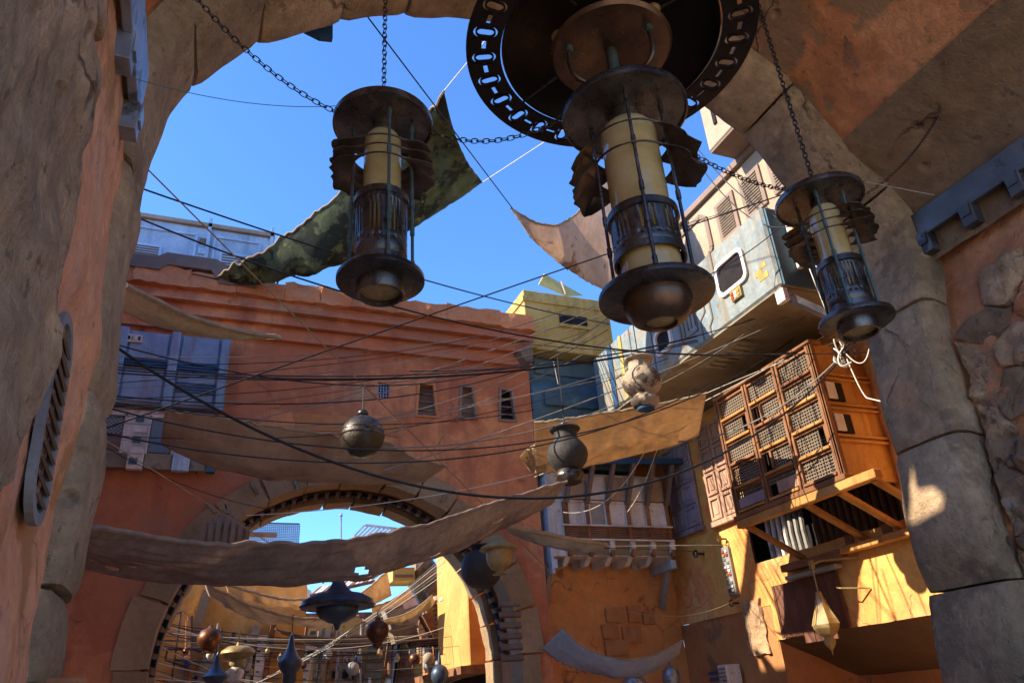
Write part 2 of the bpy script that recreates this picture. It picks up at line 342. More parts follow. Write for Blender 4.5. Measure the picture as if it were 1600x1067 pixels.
# ------------------------------------------------------------------ the near archway we look out of
YA, YN = 4.6, 3.88          # street edge and inner edge of its stone band
pix = [(96, 1160), (107, 1063), (122, 948), (142, 823), (160, 758), (172, 668), (187, 633), (197, 530), (207, 440), (220, 385), (227, 325), (242, 265), (265, 205),
       (310, 147), (350, 115), (400, 82), (460, 62), (520, 45), (628, 35), (736, 40)]
prof = [Vector((-.50, 0, 0)), Vector((-.51, 0, .8))]+[PY(x, y, YA) for x, y in pix]
prof += [Vector((2.75, YA, 7.62)), Vector((3.7, YA, 7.50))]
prof += [PY(x, y, YA) for x, y in [(1098, 173), (1126, 194), (1156, 219), (1192, 262), (1240, 318), (1300, 372), (1338, 430), (1346, 520), (1362, 600), (1388, 715), (1402, 800), (1420, 880), (1442, 930), (1466, 1067)]]
prof += [Vector((5.3, YA, .8)), Vector((5.28, YA, 0))]
for p in prof: p.y = YA
PR = resample(catmull(prof, 6), 240)
def prof_n(i):
    a = PR[max(0, i-3)]; b = PR[min(len(PR)-1, i+3)]; t = (b-a).normalized()
    return Vector((-t.z, 0, t.x))      # outward from the opening (left/up/right)
NRM = [prof_n(i) for i in range(len(PR))]
def near_idx(px, py):
    q = PY(px, py, YA); return min(range(len(PR)), key=lambda i: (PR[i]-q).length)
arch = thing('stone_archway', 'massive shadowed stone archway framing the view, with rough plastered vault', 'archway', (2.5, 4.2, 0))
cuts = [0, near_idx(105, 1080)+0, near_idx(122, 945), near_idx(172, 670), near_idx(222, 360), near_idx(312, 146), near_idx(415, 78), near_idx(528, 43), near_idx(640, 35)]
cuts += [near_idx(900, 60), near_idx(1040, 130), near_idx(1158, 221), near_idx(1290, 362), near_idx(1350, 520), near_idx(1388, 716), near_idx(1440, 928), len(PR)-1]
cuts = sorted(set(cuts))
def block(i0, i1, k):
    st = []
    n = max(6, (i1-i0))
    DY = .075
    ys = [YA-.0, YA-.03, YA-.08, YA-.2, YA-.35, YA-.5, YN+.08, YN+.03, YN]
    off = [.09, .03, .008, 0, 0, 0, .01, .035, .10]
    rnd = random.Random(k); lift = rnd.uniform(-.012, .02); dyn = rnd.uniform(-.05, .05)
    ring = [(.42, YA)]+[(o, y) for o, y in zip(off, ys)]+[(.42, YN)]
    V = []; m = len(ring); rows = []
    for q in range(n+1):
        f = i0+(i1-i0)*q/n; i = int(f); t = f-i; j = min(i+1, len(PR)-1)
        p = PR[i].lerp(PR[j], t); nn = NRM[i].lerp(NRM[j], t).normalized()
        tan = Vector((nn.z, 0, -nn.x))
        e = min(q, n-q)
        sh = (.028 if e == 0 else .004 if e == 1 else 0) if (0 < i0 or q > n/2) else 0
        if e == 0: p = p + tan*(.012 if q == 0 else -.012)
        for o, y in ring:
            yy = y+(dyn*.0 if y > 4.3 else dyn)
            pt = Vector((p.x, yy, p.z))+nn*(o-lift+sh)
            d = noise.noise(pt*1.3+Vector((k, 0, 0)))*.03+noise.noise(pt*4.2)*.016+noise.noise(pt*11)*.006
            V.append(pt+nn*d+Vector((0, noise.noise(pt*3+Vector((9, 9, 9)))*.015, 0)))
    Fc = [(q*m+a, q*m+a+1, (q+1)*m+a+1, (q+1)*m+a) for q in range(n) for a in range(m-1)]
    Fc += [tuple(range(m)), tuple(n*m+a for a in range(m))[::-1]]
    b = B(); b.add(V, Fc); return b.o('arch_stone', stone, arch, True, ang=55)
for k in range(len(cuts)-1): block(cuts[k], cuts[k+1], k)
# plastered vault behind the band: strips with their own finish
def vault(name, m, i0, i1, off, y0=-0.9, y1=3.93, amp=.04, nv=90, fine=1.6):
    nu = (i1-i0)
    def fn(u, v):
        i = i0+int(round(u*nu)); p = PR[i]; nn = NRM[i]
        y = y1+(y0-y1)*v**1.25
        pt = Vector((p.x, y, p.z))
        d = noise.noise(pt*.9)*amp*1.3+noise.noise(pt*2.9)*amp*.6+noise.noise(pt*9)*amp*.22*fine
        return pt+nn*(off+d)
    return B().grid(fn, nu, nv).o(name, m, arch, True, ang=60)
iA = near_idx(227, 325); iB = near_idx(1170, 236); iC = near_idx(1338, 430)
vault('vault_plaster', plaster_n, iA-4, iB+8, .22)
vault('stone_strip', plaster_b, iB+7, iC+2, .19, amp=.035)
vault('side_wall', plaster_n, iC-4, len(PR)-1, .28, amp=.05)
vault('side_wall', plaster_l, 0, iA, .06, amp=.03)
# facade over the band and the mass of the gate building
ib0, ib1 = 0, len(PR)-1
outl = [(-5, 0)]+[((PR[i]+NRM[i]*.30).x, max(0, (PR[i]+NRM[i]*.30).z)) for i in range(0, len(PR), 3)]+[(10.5, 0), (10.5, 10.2), (-5, 10.2)]
plate(outl, [], .3, lambda x, y, z: (x, 4.27+z, y)).o('outer_wall', orange, arch)
B().box(-5, 10.5, -0.9, 4.1, 9.7, 10.0).o('roof_slab', plaster_b, arch)
# rough masonry showing on the right-hand side wall
rb = random.Random(3)
def rock(c, ax, ay, az, seed, m, parent, name='rubble_stone', n=10):
    b = B(); V = []; Fc = []
    for j in range(n+1):
        th = math.pi*j/n
        for i in range(n*2):
            a = math.pi*i/n
            d = Vector((math.sin(th)*math.cos(a), math.sin(th)*math.sin(a), math.cos(th)))
            e = Vector([math.copysign(abs(q)**.62, q) for q in d])
            pt = Vector((e.x*ax, e.y*ay, e.z*az))
            pt *= 1+.22*noise.noise(pt*5+Vector((seed, 0, 0)))+.1*noise.noise(pt*13+Vector((0, seed, 0)))
            V.append(Vector(c)+pt)
    m2 = n*2
    for j in range(n):
        for i in range(m2): Fc.append((j*m2+i, j*m2+(i+1) % m2, (j+1)*m2+(i+1) % m2, (j+1)*m2+i))
    b.add(V, Fc); return b.o(name, m, parent, True, ang=50)
def wall_x(z):      # inner face of the right side wall at a height
    i = min(range(len(PR)//2, len(PR)), key=lambda i: abs(PR[i].z-z)); return PR[i].x+.28
def vcell(p, pts, box):
    poly = [Vector(q) for q in ((box[0], box[2]), (box[1], box[2]), (box[1], box[3]), (box[0], box[3]))]
    for q in pts:
        if q is p: continue
        m_ = (p+q)/2; n_ = q-p; out = []
        for i in range(len(poly)):
            a, b = poly[i], poly[(i+1) % len(poly)]; da, db = (a-m_).dot(n_), (b-m_).dot(n_)
            if da <= 0: out.append(a)
            if (da < 0) != (db < 0) and abs(da-db) > 1e-9: out.append(a.lerp(b, da/(da-db)))
        poly = out
        if len(poly) < 3: return None
    return poly
cells = []
for iz in range(13):
    for iy in range(6):
        cells.append(Vector((3.72-.40*iy-.2*(iz % 2)+rb.uniform(-.11, .11), .95+.30*iz+rb.uniform(-.08, .08))))
for ci, p in enumerate(cells):
    if p.y > 4.1 and p.x < 3.1 and rb.random() < .75: continue
    if rb.random() < .10: continue
    poly = vcell(p, cells, (1.2, 3.86, .8, 4.75))
    if not poly or len(poly) < 3: continue
    P = resample([q.to_3d() for q in poly]+[poly[0].to_3d()], 26)[:-1]
    c = sum(P, Vector())/len(P); out_ = rb.uniform(.02, .075); tl = (rb.uniform(-.15, .15), rb.uniform(-.15, .15))
    b = B(); V = []; rings = [(1.0, -.3), (.97, .2), (.93, .7), (.86, .95), (.72, 1.0), (.55, 1.05), (.38, 1.05), (.2, 1.08)]
    for sc_, h in rings:
        for q in P:
            d = (q-c)*sc_; yy, zz = c.x+d.x, c.y+d.y
            hh = h*out_+(tl[0]*d.x+tl[1]*d.y)*(1 if h > .5 else 0)*.6
            v = Vector((wall_x(zz)-hh, yy, zz)); v += noise.noise_vector(v*3.5)*.05+noise.noise_vector(v*9)*.03+noise.noise_vector(v*22)*.018+noise.noise_vector(v*45)*.008
            V.append(v)
    n_ = len(P); Fc = [(k*n_+i, k*n_+(i+1) % n_, (k+1)*n_+(i+1) % n_, (k+1)*n_+i) for k in range(len(rings)-1) for i in range(n_)]+[tuple((len(rings)-1)*n_+i for i in range(n_))]
    b.add(V, Fc); b.o('rubble_stone', [stone_d, stone_d, plaster_b, plaster_n][ci % 4], arch, True, ang=45)
# near rock facing on the left
def left_x(z): return -.70+(3.2-z)*.045 if z < 3.6 else -.718
def rockface(u, v):
    z = .6+4.6*v
    edge = 2.68+.16*noise.noise(Vector((0, 3.3, z*1.6)))+.05*noise.noise(Vector((1, 3, z*7)))-.9*max(0, z-3.6)*(.5 if z > 4 else 1)
    if z < 2.75: edge -= (2.75-z)*.55
    y = .25+(edge-.25)*u
    d = .11*noise.noise(Vector((0, y*1.1, z*1.0)))+.06*noise.noise(Vector((4, y*2.6, z*2.0)))+.035*noise.noise(Vector((4, y*7, z*4.5)))+.014*noise.noise(Vector((7, y*19, z*14)))
    fall = min(1, (1-u)*22)
    return Vector((left_x(z)-.02+fall*(.145+d*.8), y, z))
B().grid(rockface, 110, 170).o('rock_facing', stone_d, arch, True, ang=60)
# plaster layer ending low on the left jamb
def low(u, v):
    z = 2.28-1.5*v; y = 1.2+2.5*u
    d = .03*noise.noise(Vector((2, y*2, z*2)))+.01*noise.noise(Vector((2, y*8, z*8)))
    return Vector((left_x(z)-.06-.10*max(0, .2-v)+d, y, z))
def bulge(u, v):
    y = .9+2.3*u; z = 2.50-.62*v
    k = math.sin(math.pi*min(1, v*1.0))**.6*(1-.4*u)
    return Vector((left_x(z)-.03+.09*k+.02*noise.noise(Vector((5, y*3, z*3))), y-.35*v, z))
B().grid(bulge, 40, 16).o('plaster_ledge', plaster_l, arch, True)

# metal rails with hooked feet, one on each side wall
def rail(label, x, sgn, y0, y1, z0, z1, feet, zf, grp, grey_steel=grey_steel):
    t = thing('wall_rail', label, 'metal rail', (x, y0, z0), grp)
    B().box(min(x, x+sgn*.05), max(x, x+sgn*.05), y1, y0, z0, z1).o('plate', grey_steel, t, bev=.006)
    B().box(min(x-sgn*.22, x), max(x-sgn*.22, x), y1, y0-.03, z0+.05, z1-.03).o('backing_bar', plaster_b, t)
    for y in feet:
        f = B().box(min(x-sgn*.10, x+sgn*.058), max(x-sgn*.10, x+sgn*.058), y-.13, y, zf, z0+.03).o('foot', grey_steel, t, bev=.006)
        B().prism([(x+sgn*.06, y+.0, z0+.02), (x+sgn*.06, y-.12, z0+.02), (x+sgn*.06, y-.10, (z0+zf)/2), (x+sgn*.06, y-.02, (z0+zf)/2)], (sgn*.012, 0, 0)).o('tab', grey_steel, f)
        B().lathe([(0, .012), (.012, .008), (.014, 0)], 8).o('bolt', chainm, f).matrix_local = Matrix.Translation(Vector((x+sgn*.074, y-.06, z0-.03))-wloc(f)) @ Matrix.Rotation(sgn*math.pi/2, 4, 'Y')
    for i in range(6):
        yy = y0-.06-(y0-y1-.12)*i/5
        q = B().lathe([(0, .010), (.010, .006), (.012, 0)], 8).o('bolt', chainm, t); q.matrix_local = Matrix.Translation(Vector((x+sgn*.051, yy, z1-.04))-wloc(t)) @ Matrix.Rotation(sgn*math.pi/2, 4, 'Y')
    return t
rail('grey steel rail with hooked feet bolted high on the right wall', 5.99, -1, 3.93, 1.3, 5.34, 5.60, [3.93, 3.47, 3.02, 2.56, 2.1], 5.16, None, rail_d)
rail('blue grey steel rail with hooked feet high on the left wall', -.655, 1, 3.64, 1.6, 4.70, 5.06, [3.64, 3.14, 2.68, 2.2], 4.54, None)
# oval louvred vent on the left
vt = thing('oval_vent', 'tall oval louvred vent on the left plaster wall', 'vent', (left_x(2.8), 3.25, 2.4))
def vent_pt(a, b, c):      # a across (depth), b up, c out of the wall
    z = 2.78+b; return Vector((left_x(z)+.04+c, 3.22+a, z))
def stad(w, h, n=12):
    r = w/2; P = []
    for k in range(n+1): t = math.pi*k/n; P.append((r*math.cos(t), h/2-r+r*math.sin(t)))
    for k in range(n+1): t = math.pi+math.pi*k/n; P.append((r*math.cos(t), -h/2+r+r*math.sin(t)))
    return P
plate(stad(.36, .88), [stad(.265, .785)[::-1]], .03, lambda x, y, z: vent_pt(x, y, z+.012)).o('rim', rim_g, vt, bev=.006)
plate(stad(.27, .79), [], .01, lambda x, y, z: vent_pt(x, y, z-.02)).o('backing', dark_in, vt)
for i in range(11):
    b_ = -.32+.064*i; hw = .128 if abs(b_) < .27 else .09
    p0 = vent_pt(-hw, b_, .02); p1 = vent_pt(hw, b_-.02, .02)
    B().beam(p0, p1, .05, .012, (1, 0, .6)).o('slat', plinth_m, vt)
# small spigot low on the left jamb
B().tube([(-.60, 4.2, 1.86), (-.45, 4.2, 1.86), (-.44, 4.2, 1.86)], [.017, .017, .010], 8).o('wall_peg', coping_m, None, True)
tag(bpy.data.objects['wall_peg'], 'small pale wooden peg sticking out of the left stone jamb', 'peg')

# ------------------------------------------------------------------ chains
def link_mesh(L, r, seg=10, sides=4):
    w_ = L*.30; pts = []
    for k in range(seg):
        a = 2*math.pi*k/seg; x = math.cos(a)*w_; y = math.sin(a)*w_
        y += math.copysign(L/2-w_, y) if abs(y) > 1e-6 else 0
        pts.append(Vector((x, 0, y)))
    V = []; Fc = []
    for k in range(seg):
        t = (pts[(k+1) % seg]-pts[k-1]).normalized(); n1 = Vector((0, 1, 0)); n2 = t.cross(n1)
        for j in range(sides):
            a = 2*math.pi*j/sides+.4; V.append(pts[k]+(n1*math.cos(a)+n2*math.sin(a))*r)
    for k in range(seg):
        for j in range(sides):
            Fc.append((k*sides+j, k*sides+(j+1) % sides, ((k+1) % seg)*sides+(j+1) % sides, ((k+1) % seg)*sides+j))
    me = bpy.data.meshes.new('link'); me.from_pydata(V, [], Fc); me.update(); me.materials.append(chainm)
    for p in me.polygons: p.use_smooth = True
    return me
LM = {}
def chain(label, A, Bp, sag, L=.055, r=.004):
    A = Vector(A); Bp = Vector(Bp); key = (L, r)
    if key not in LM: LM[key] = link_mesh(L, r)
    t_ = thing('chain', label, 'chain', A)
    pts = [A.lerp(Bp, i/200)-Vector((0, 0, 4*sag*(i/200)*(1-i/200))) for i in range(201)]
    n = max(2, int(sum((b-a).length for a, b in zip(pts, pts[1:]))/(L*.80)))
    P = resample(pts, n)
    for i in range(n):
        c = (P[i]+P[i+1])/2; d = (P[i+1]-P[i]).normalized()
        q = d.to_track_quat('Z', 'Y').to_matrix().to_4x4()
        o = bpy.data.objects.new('link', LM[key]); COL.objects.link(o); o.parent = t_
        o.matrix_local = Matrix.Translation(c-A) @ q @ Matrix.Rotation((i % 2)*math.pi/2+.3, 4, 'Z')
    return t_

# ------------------------------------------------------------------ the three lanterns and the pierced ring
def sleeve(r, z0, z1, n=72):
    """perforated drum: narrow vertical slots and a line of small holes above and below"""
    rows = [0, .05, .075, .10, .14, .62, .70, .735, .77, 1.0]
    b = B()
    V = [Vector((r*math.cos(2*math.pi*k/n), r*math.sin(2*math.pi*k/n), z1+(z0-z1)*q)) for q in rows for k in range(n)]
    Fc = []
    for j in range(len(rows)-1):
        for k in range(n):
            g = k % 9
            if j == 4 and g in (1, 3, 5): continue
            if j in (2, 6) and k % 3 == 0: continue
            Fc.append((j*n+k, j*n+(k+1) % n, (j+1)*n+(k+1) % n, (j+1)*n+k))
    b.add(V, Fc); return b
def fin(r, seed, ang0, spread, wmax, droop=.16, d0=.22, d1=.86):
    """thin collar that flares into two jagged wings; the bare front of the ring faces the viewer"""
    n = 84; rn = random.Random(seed); b = B(); V = []
    teeth = [rn.uniform(-.012, .012) for _ in range(n+1)]
    for k in range(n+1):
        a = ang0+2*math.pi*k/n
        f = (k/n); d = min(f, 1-f)*2          # 0 at the front, 1 at the back
        wing = max(0, min(1, (d-d0)/.14))*max(0, min(1, (d1-d)/.14))
        wdt = .012+wing*wmax*(1+.10*math.sin(k*.9+seed))
        notch = .030*wing*(1 if (k//3) % 3 == 0 else 0)
        wdt -= notch
        dr = -wing*wmax*droop+.008*math.sin(d*6)
        for q in (0, .5, 1):
            rr = r+wdt*q; zz = dr*q*q+.012*math.sin(q*3)*wing
            V.append(Vector((rr*math.cos(a), rr*math.sin(a), zz)))
    Fc = [(k*3+q, k*3+q+1, (k+1)*3+q+1, (k+1)*3+q) for k in range(n) for q in range(2)]
    b.add(V, Fc); return b
def lantern(label, pos, H, rt, rb_, dome, nf, face, rod_m, glass_r, sl_r, sl_z, tops):
    """pos: centre of the upper plate; H: distance between the plates; face: angle towards the viewer"""
    t = thing('hanging_lantern', label, 'lantern', pos, 'hanging lanterns in the archway')
    def put(b, name, m, par=t, sm=True, **k):
        base = Vector(pos); b.v = [p+base for p in b.v]; return b.o(name, m, par, sm, **k)
    tp = put(B().lathe([(0, .03), (rt*.8, .032), (rt-.004, .026), (rt, .02), (rt, -.022), (rt-.012, -.026), (rt-.02, -.005), (0, -.004)], 56), 'top_plate', darkmetal)
    for k in range(10):
        a = 2*math.pi*k/10+.2
        put(B().lathe([(0, .006), (.007, .003), (.008, 0)], 6, (rt*math.cos(a)*.995, rt*math.sin(a)*.995, 0)), 'rivet', grey_steel, tp)
    put(B().lathe([(0, .10), (.03, .10), (.05, .08), (.06, .03)], 20), 'cap', darkmetal)
    ring = [(0.028*math.cos(a*.5236), 0, .115+.028*math.sin(a*.5236)) for a in range(13)]
    put(B().tube(ring, .006, 6), 'hook_ring', chainm)
    gt = -.10*H; gb = -.93*H
    put(B().lathe([(glass_r*.55, gt+.025), (glass_r*.85, gt+.015), (glass_r*.98, gt-.02), (glass_r, gt-.05), (glass_r, gb)], 40), 'glass_tube', glass_l)
    put(B().lathe([(glass_r*.6, -.004), (glass_r*.6, gt+.03)], 24), 'glass_holder', darkmetal)
    z0, z1 = sl_z
    dr = put(sleeve(sl_r, z0*H, z1*H), 'perforated_drum', darkmetal, ang=60, solid=.005)
    put(B().lathe([(sl_r+.014, z1*H+.012), (sl_r+.016, z1*H-.035), (sl_r+.004, z1*H-.04), (sl_r+.004, z1*H+.015), (sl_r+.014, z1*H+.012)], 48), 'collar', darkmetal, dr)
    put(B().lathe([(sl_r+.012, z0*H+.035), (sl_r+.012, z0*H-.01), (sl_r+.002, z0*H-.01)], 48), 'collar', darkmetal, dr)
    rr = sl_r+.035
    for k, da in enumerate((12, 80, 172, 262)):
        a = face+R(da); c = (rr*math.cos(a), rr*math.sin(a))
        rd = put(B().tube([(c[0], c[1], -.01), (c[0], c[1], -H+.01)], .0105, 8), 'rod', rod_m)
        for zz in (-.06, -.30*H, -.55*H, -.72*H, -H+.09):
            put(B().tube([(c[0], c[1], zz+.03), (c[0], c[1], zz-.03)], .0155, 8), 'coupling', rod_m, rd)
    for k in range(nf):
        zz = tops-k*(.075 if nf == 3 else .17)
        f = fin(rr+.006, k*5+nf, face, 1, .125, .25) if nf == 3 else fin(rr+.006, k*5+nf, face, 1, .16, .75, .30, .80); f.v = [p+Vector((0, 0, zz)) for p in f.v]
        put(f, 'fin', finm, solid=.003)
    bp = put(B().lathe([(sl_r*.4, -H+.03), (rb_*.75, -H+.03), (rb_-.006, -H+.022), (rb_, -H+.012), (rb_, -H-.014), (rb_-.01, -H-.02), (0, -H-.018)], 56), 'bottom_plate', darkmetal)
    for k in range(8):
        a = 2*math.pi*k/8
        put(B().lathe([(0, .005), (.006, .003), (.007, 0)], 6, (rb_*.9*math.cos(a), rb_*.9*math.sin(a), -H+.028)), 'rivet', grey_steel, bp)
    if dome:
        rd = rb_*.60
        put(B().lathe([(rd, -H-.018), (rd*.99, -H-.06), (rd*.92, -H-.105), (rd*.78, -H-.145), (rd*.58, -H-.17), (rd*.46, -H-.178), (rd*.44, -H-.165), (rd*.44, -H-.15)], 44), 'dome', bronze)
        put(B().lathe([(0, -H-.168), (rd*.3, -H-.165), (rd*.44, -H-.155)], 32), 'lens', lens_m)
    else:
        rd = rb_*.54
        put(B().lathe([(rd, -H-.018), (rd, -H-.10), (rd*.96, -H-.108), (rd*.86, -H-.105), (rd*.84, -H-.05)], 44), 'cup', darkmetal)
        put(B().lathe([(0, -H-.075), (rd*.5, -H-.078), (rd*.86, -H-.07)], 32), 'lens', lens_m)
    return t
LL = Vector((.81, 3.8, 5.21)); LR = Vector((4.205, 3.42, 5.04)); LC = Vector((2.2, 3.0, 4.97))
lantern('hanging bronze lantern against the blue sky, leftmost of the three', LL, 1.23, .335, .265, False, 3, math.atan2(-LL.y, -LL.x), patina, .122, .158, (-.93, -.52), -.26)
lantern('hanging bronze lantern with patina rods in front of the dark right jamb', LR, 1.075, .335, .262, False, 3, math.atan2(-LR.y, -LR.x)-.25, patina, .118, .152, (-.93, -.56), -.22)
lantern('largest hanging lantern, with a domed bronze base, below the pierced ring', LC, 1.34, .40, .325, True, 2, math.atan2(-LC.y, -LC.x)-.1, darkmetal, .175, .198, (-.83, -.60), -.26)
# ring with chain-link cut-outs, its dark bowl and the smaller dish
RC = Vector((2.195, 3.02, 5.60))
ch = thing('pierced_ring_chandelier', 'huge dark metal ring pierced with chain links, holding a shallow bronze bowl', 'chandelier', RC)
def circ(r, n=96): return [(r*math.cos(2*math.pi*k/n), r*math.sin(2*math.pi*k/n)) for k in range(n)]
def at_ring(pts, a, r):     # local (x outward, y along) to ring coordinates
    er = Vector((math.cos(a), math.sin(a))); et = Vector((-er.y, er.x))
    return [tuple(er*(r+x)+et*y) for x, y in pts]
def stadx(lx, ly, n=7):     # stadium lying across the ring
    r = ly/2; P = []
    for k in range(n+1): t = -math.pi/2+math.pi*k/n; P.append((lx/2-r+r*math.cos(t), r*math.sin(t)))
    for k in range(n+1): t = math.pi/2+math.pi*k/n; P.append((-lx/2+r+r*math.cos(t), r*math.sin(t)))
    return P
def arc_c(lx, ly, wd, sg, n=8):   # C-shaped slot round one end of a link
    r = ly/2; P = []; Q = []
    for k in range(n+1):
        t = -math.pi/2+math.pi*k/n
        P.append((sg*(lx/2-r+r*math.cos(t)), r*math.sin(t))); Q.append((sg*(lx/2-r+(r-wd)*math.cos(t)), (r-wd)*math.sin(t)))
    P = [(sg*(lx/2-r-.018), -r)]+P+[(sg*(lx/2-r-.018), r)]
    Q = [(sg*(lx/2-r-.018), -r+wd)]+Q+[(sg*(lx/2-r-.018), r-wd)]
    return P+Q[::-1]
NL = 26; holes = []
for k in range(NL):
    a = 2*math.pi*(k+.3)/NL; r0 = .865
    holes.append(at_ring(stadx(.115, .055), a, r0))
    holes.append(at_ring(arc_c(.165, .105, .014, 1), a, r0)); holes.append(at_ring(arc_c(.165, .105, .014, -1), a, r0))
    a2 = a+math.pi/NL
    holes.append(at_ring([(-.015, -.038), (.015, -.038), (.015, .038), (-.015, .038)], a2, r0))
plate(circ(.985), [circ(.752)[::-1]]+holes, .018, lambda x, y, z: RC+Vector((x, y, z))).o('pierced_ring', black_m, ch)
def chp(bb, name, m, **k):
    bb.v = [p+RC for p in bb.v]; return bb.o(name, m, ch, True, **k)
chp(B().lathe([(.735, .0), (.74, .02), (.70, .09), (.55, .20), (.35, .27), (.12, .30), (0, .30)], 72), 'inner_bowl', black_m, solid=.008)
chp(B().lathe([(.0, -.02), (.12, -.03), (.30, -.06), (.395, -.055), (.415, -.03), (.41, -.015), (.39, 0), (.28, .04), (0, .06)], 64), 'dish', bronze)
for k in range(4):
    a = k*math.pi/2+.5
    chp(B().tube([(.40*math.cos(a), .40*math.sin(a), .06), (.76*math.cos(a), .76*math.sin(a), .03)], .012, 6), 'spoke', darkmetal)
for k in range(3):
    a = k*2.1+.9
    chp(B().lathe([(0, .05), (.03, .045), (.045, .02), (.045, -.0), (.0, -.02)], 14, (.37*math.cos(a), .37*math.sin(a), .02)), 'knob', lamp_y)
dz = LC.z-RC.z
for k, a in enumerate((3.0, -1.15, .7)):
    c, s = math.cos(a), math.sin(a)
    P = catmull([(.30*c, .30*s, -.05), (.31*c, .31*s, -.20), (.28*c, .28*s, -.32), (.18*c, .18*s, -.38), (.15*c, .15*s, -.46), (.15*c, .15*s, dz+.02)], 6)
    p = chp(B().tube(P, .019, 10), 'pipe', bronze); b2 = B().tube([(.30*c, .30*s, -.045), (.305*c, .305*s, -.11)], .028, 10); b2.v = [q+RC for q in b2.v]; b2.o('pipe_socket', patina, p, True)
chp(B().tube([(0, 0, -.03), (0, 0, dz+.03)], .04, 14), 'stem', patina)
chp(B().tube([(0, 0, .29), (0, 0, 2.2)], .03, 10), 'ceiling_rod', darkmetal)
# chains carrying and linking them
def vtop(x, z0): return Vector((x.x, x.y, z0))
chain('taut vertical chain carrying the leftmost lantern', LL+Vector((0, 0, .13)), (LL.x, LL.y, 7.66), 0)
chain('taut vertical chain carrying the lantern by the dark right jamb', LR+Vector((0, 0, .13)), (LR.x, LR.y, 7.60), 0, .055, .006)
chain('sagging chain from the arch crown to the leftmost lantern', PY(285, -30, 3.7), LL+Vector((-.30, 0, .02)), .13)
chain('sagging chain between the leftmost lantern and the pierced ring', LL+Vector((.30, -.02, .02)), LC+Vector((-.34, .1, .02)), .16)
chain('sagging chain between the largest lantern and the right lantern', LC+Vector((.36, .12, .05)), LR+Vector((-.26, .0, .05)), .10)
chain('thin slack chain from the right lantern to a hook in the vault', LR+Vector((.28, 0, .03)), PY(1474, 165, 3.1), .14, .035, .003)

# ------------------------------------------------------------------ the orange building across the street end
YB = 12.4; AC = (2.27, 2.45); AR = 2.82; YF = 13.9
bk = thing('orange_building', 'terracotta plastered building with a wide stone arch across the street end', 'building', (2.2, 13, 0))
def arc2(r, a0=0, a1=180, n=48, c=AC): return [(c[0]+r*math.cos(R(a0+(a1-a0)*k/n)), c[1]+r*math.sin(R(a0+(a1-a0)*k/n))) for k in range(n+1)]
trap = [(3.38, 3.70, 6.58, 7.22), (4.22, 4.47, 6.60, 7.24), (5.02, 5.29, 6.62, 7.26)]
def trap_poly(x0, x1, z0, z1, e=0): return [(x0-.03-e, z0-e), (x1+.03+e, z0-e), (x1-.02+e, z1+e), (x0+.02-e, z1+e)]
holes = [trap_poly(*t)[::-1] for t in trap]+[[(2.62, 6.88), (2.62, 7.18), (2.84, 7.18), (2.84, 6.88)]]
outl = [(-4, 0), (AC[0]-AR-.1, 0)]+[(AC[0]-AR-.1, AC[1])]+arc2(AR+.1)[::-1][1:]+[(AC[0]+AR+.1, 0), (5.68, 0), (5.68, 8.45), (-4, 8.45)]
plate(outl, holes, .4, lambda x, y, z: (x, YB+.2+z, y)).o('wall', orange, bk)
B().box(-4, 5.68, YB+.4, YF-.02, 5.9, 8.4).o('wall_core', orange_red, bk)
B().box(-4, AC[0]-AR-.12, YB+.4, YF-.02, 0, 5.9).o('wall_core', orange_red, bk); B().box(AC[0]+AR+.12, 5.68, YB+.4, YF-.02, 0, 5.9).o('wall_core', orange_red, bk)
# stepped cornice
def ledge(z0, z1, d, name='cornice_band', m=orange):
    def fn(u, v):
        x = -4+9.72*u; zz = [z0, z0, z1, z1][v]; yy = [YB, YB-d, YB-d*.85, YB][v]
        n_ = noise.noise(Vector((x*1.7, zz, 3)))*.02
        return Vector((x, yy+n_, zz+n_*.6))
    V = [fn(i/80, j) for j in range(4) for i in range(81)]
    Fc = [(j*81+i, j*81+i+1, (j+1)*81+i+1, (j+1)*81+i) for j in range(3) for i in range(80)]
    b = B(); b.add(V, Fc); b.o(name, m, bk, True, ang=30)
ledge(7.78, 8.03, .10); ledge(8.035, 8.25, .20); ledge(8.255, 8.47, .30)
# coping stones, uneven
x = -4; k = 0; rc = random.Random(5)
while x < 5.70:
    L = rc.uniform(.45, 1.1); x1 = min(5.74, x+L); k += 1
    h = 8.80+rc.uniform(-.035, .035)
    b = B(); n = 4
    for ix in range(1): pass
    def fn_box(x0, x1_, y0, y1_, z0, z1_, n=5):
        b = B()
        b.grid(lambda u, v: Vector((x0+(x1_-x0)*u, y0, z0+(z1_-z0)*v)), n, n)
        b.grid(lambda u, v: Vector((x0+(x1_-x0)*u, y0+(y1_-y0)*v, z1_)), n, n)
        b.grid(lambda u, v: Vector((x0+(x1_-x0)*u, y0+(y1_-y0)*v, z0)), n, n)
        b.grid(lambda u, v: Vector((x0, y0+(y1_-y0)*u, z0+(z1_-z0)*v)), n, n)
        b.grid(lambda u, v: Vector((x1_, y0+(y1_-y0)*u, z0+(z1_-z0)*v)), n, n)
        return b
    b = fn_box(x+.002, x1-.002, YB-.36+rc.uniform(-.015, .02), YB+.25, 8.475, h, 8)
    b.rough(.045, 5, 1); b.o('coping_stone', coping_m, bk, True, ang=50); x = x1
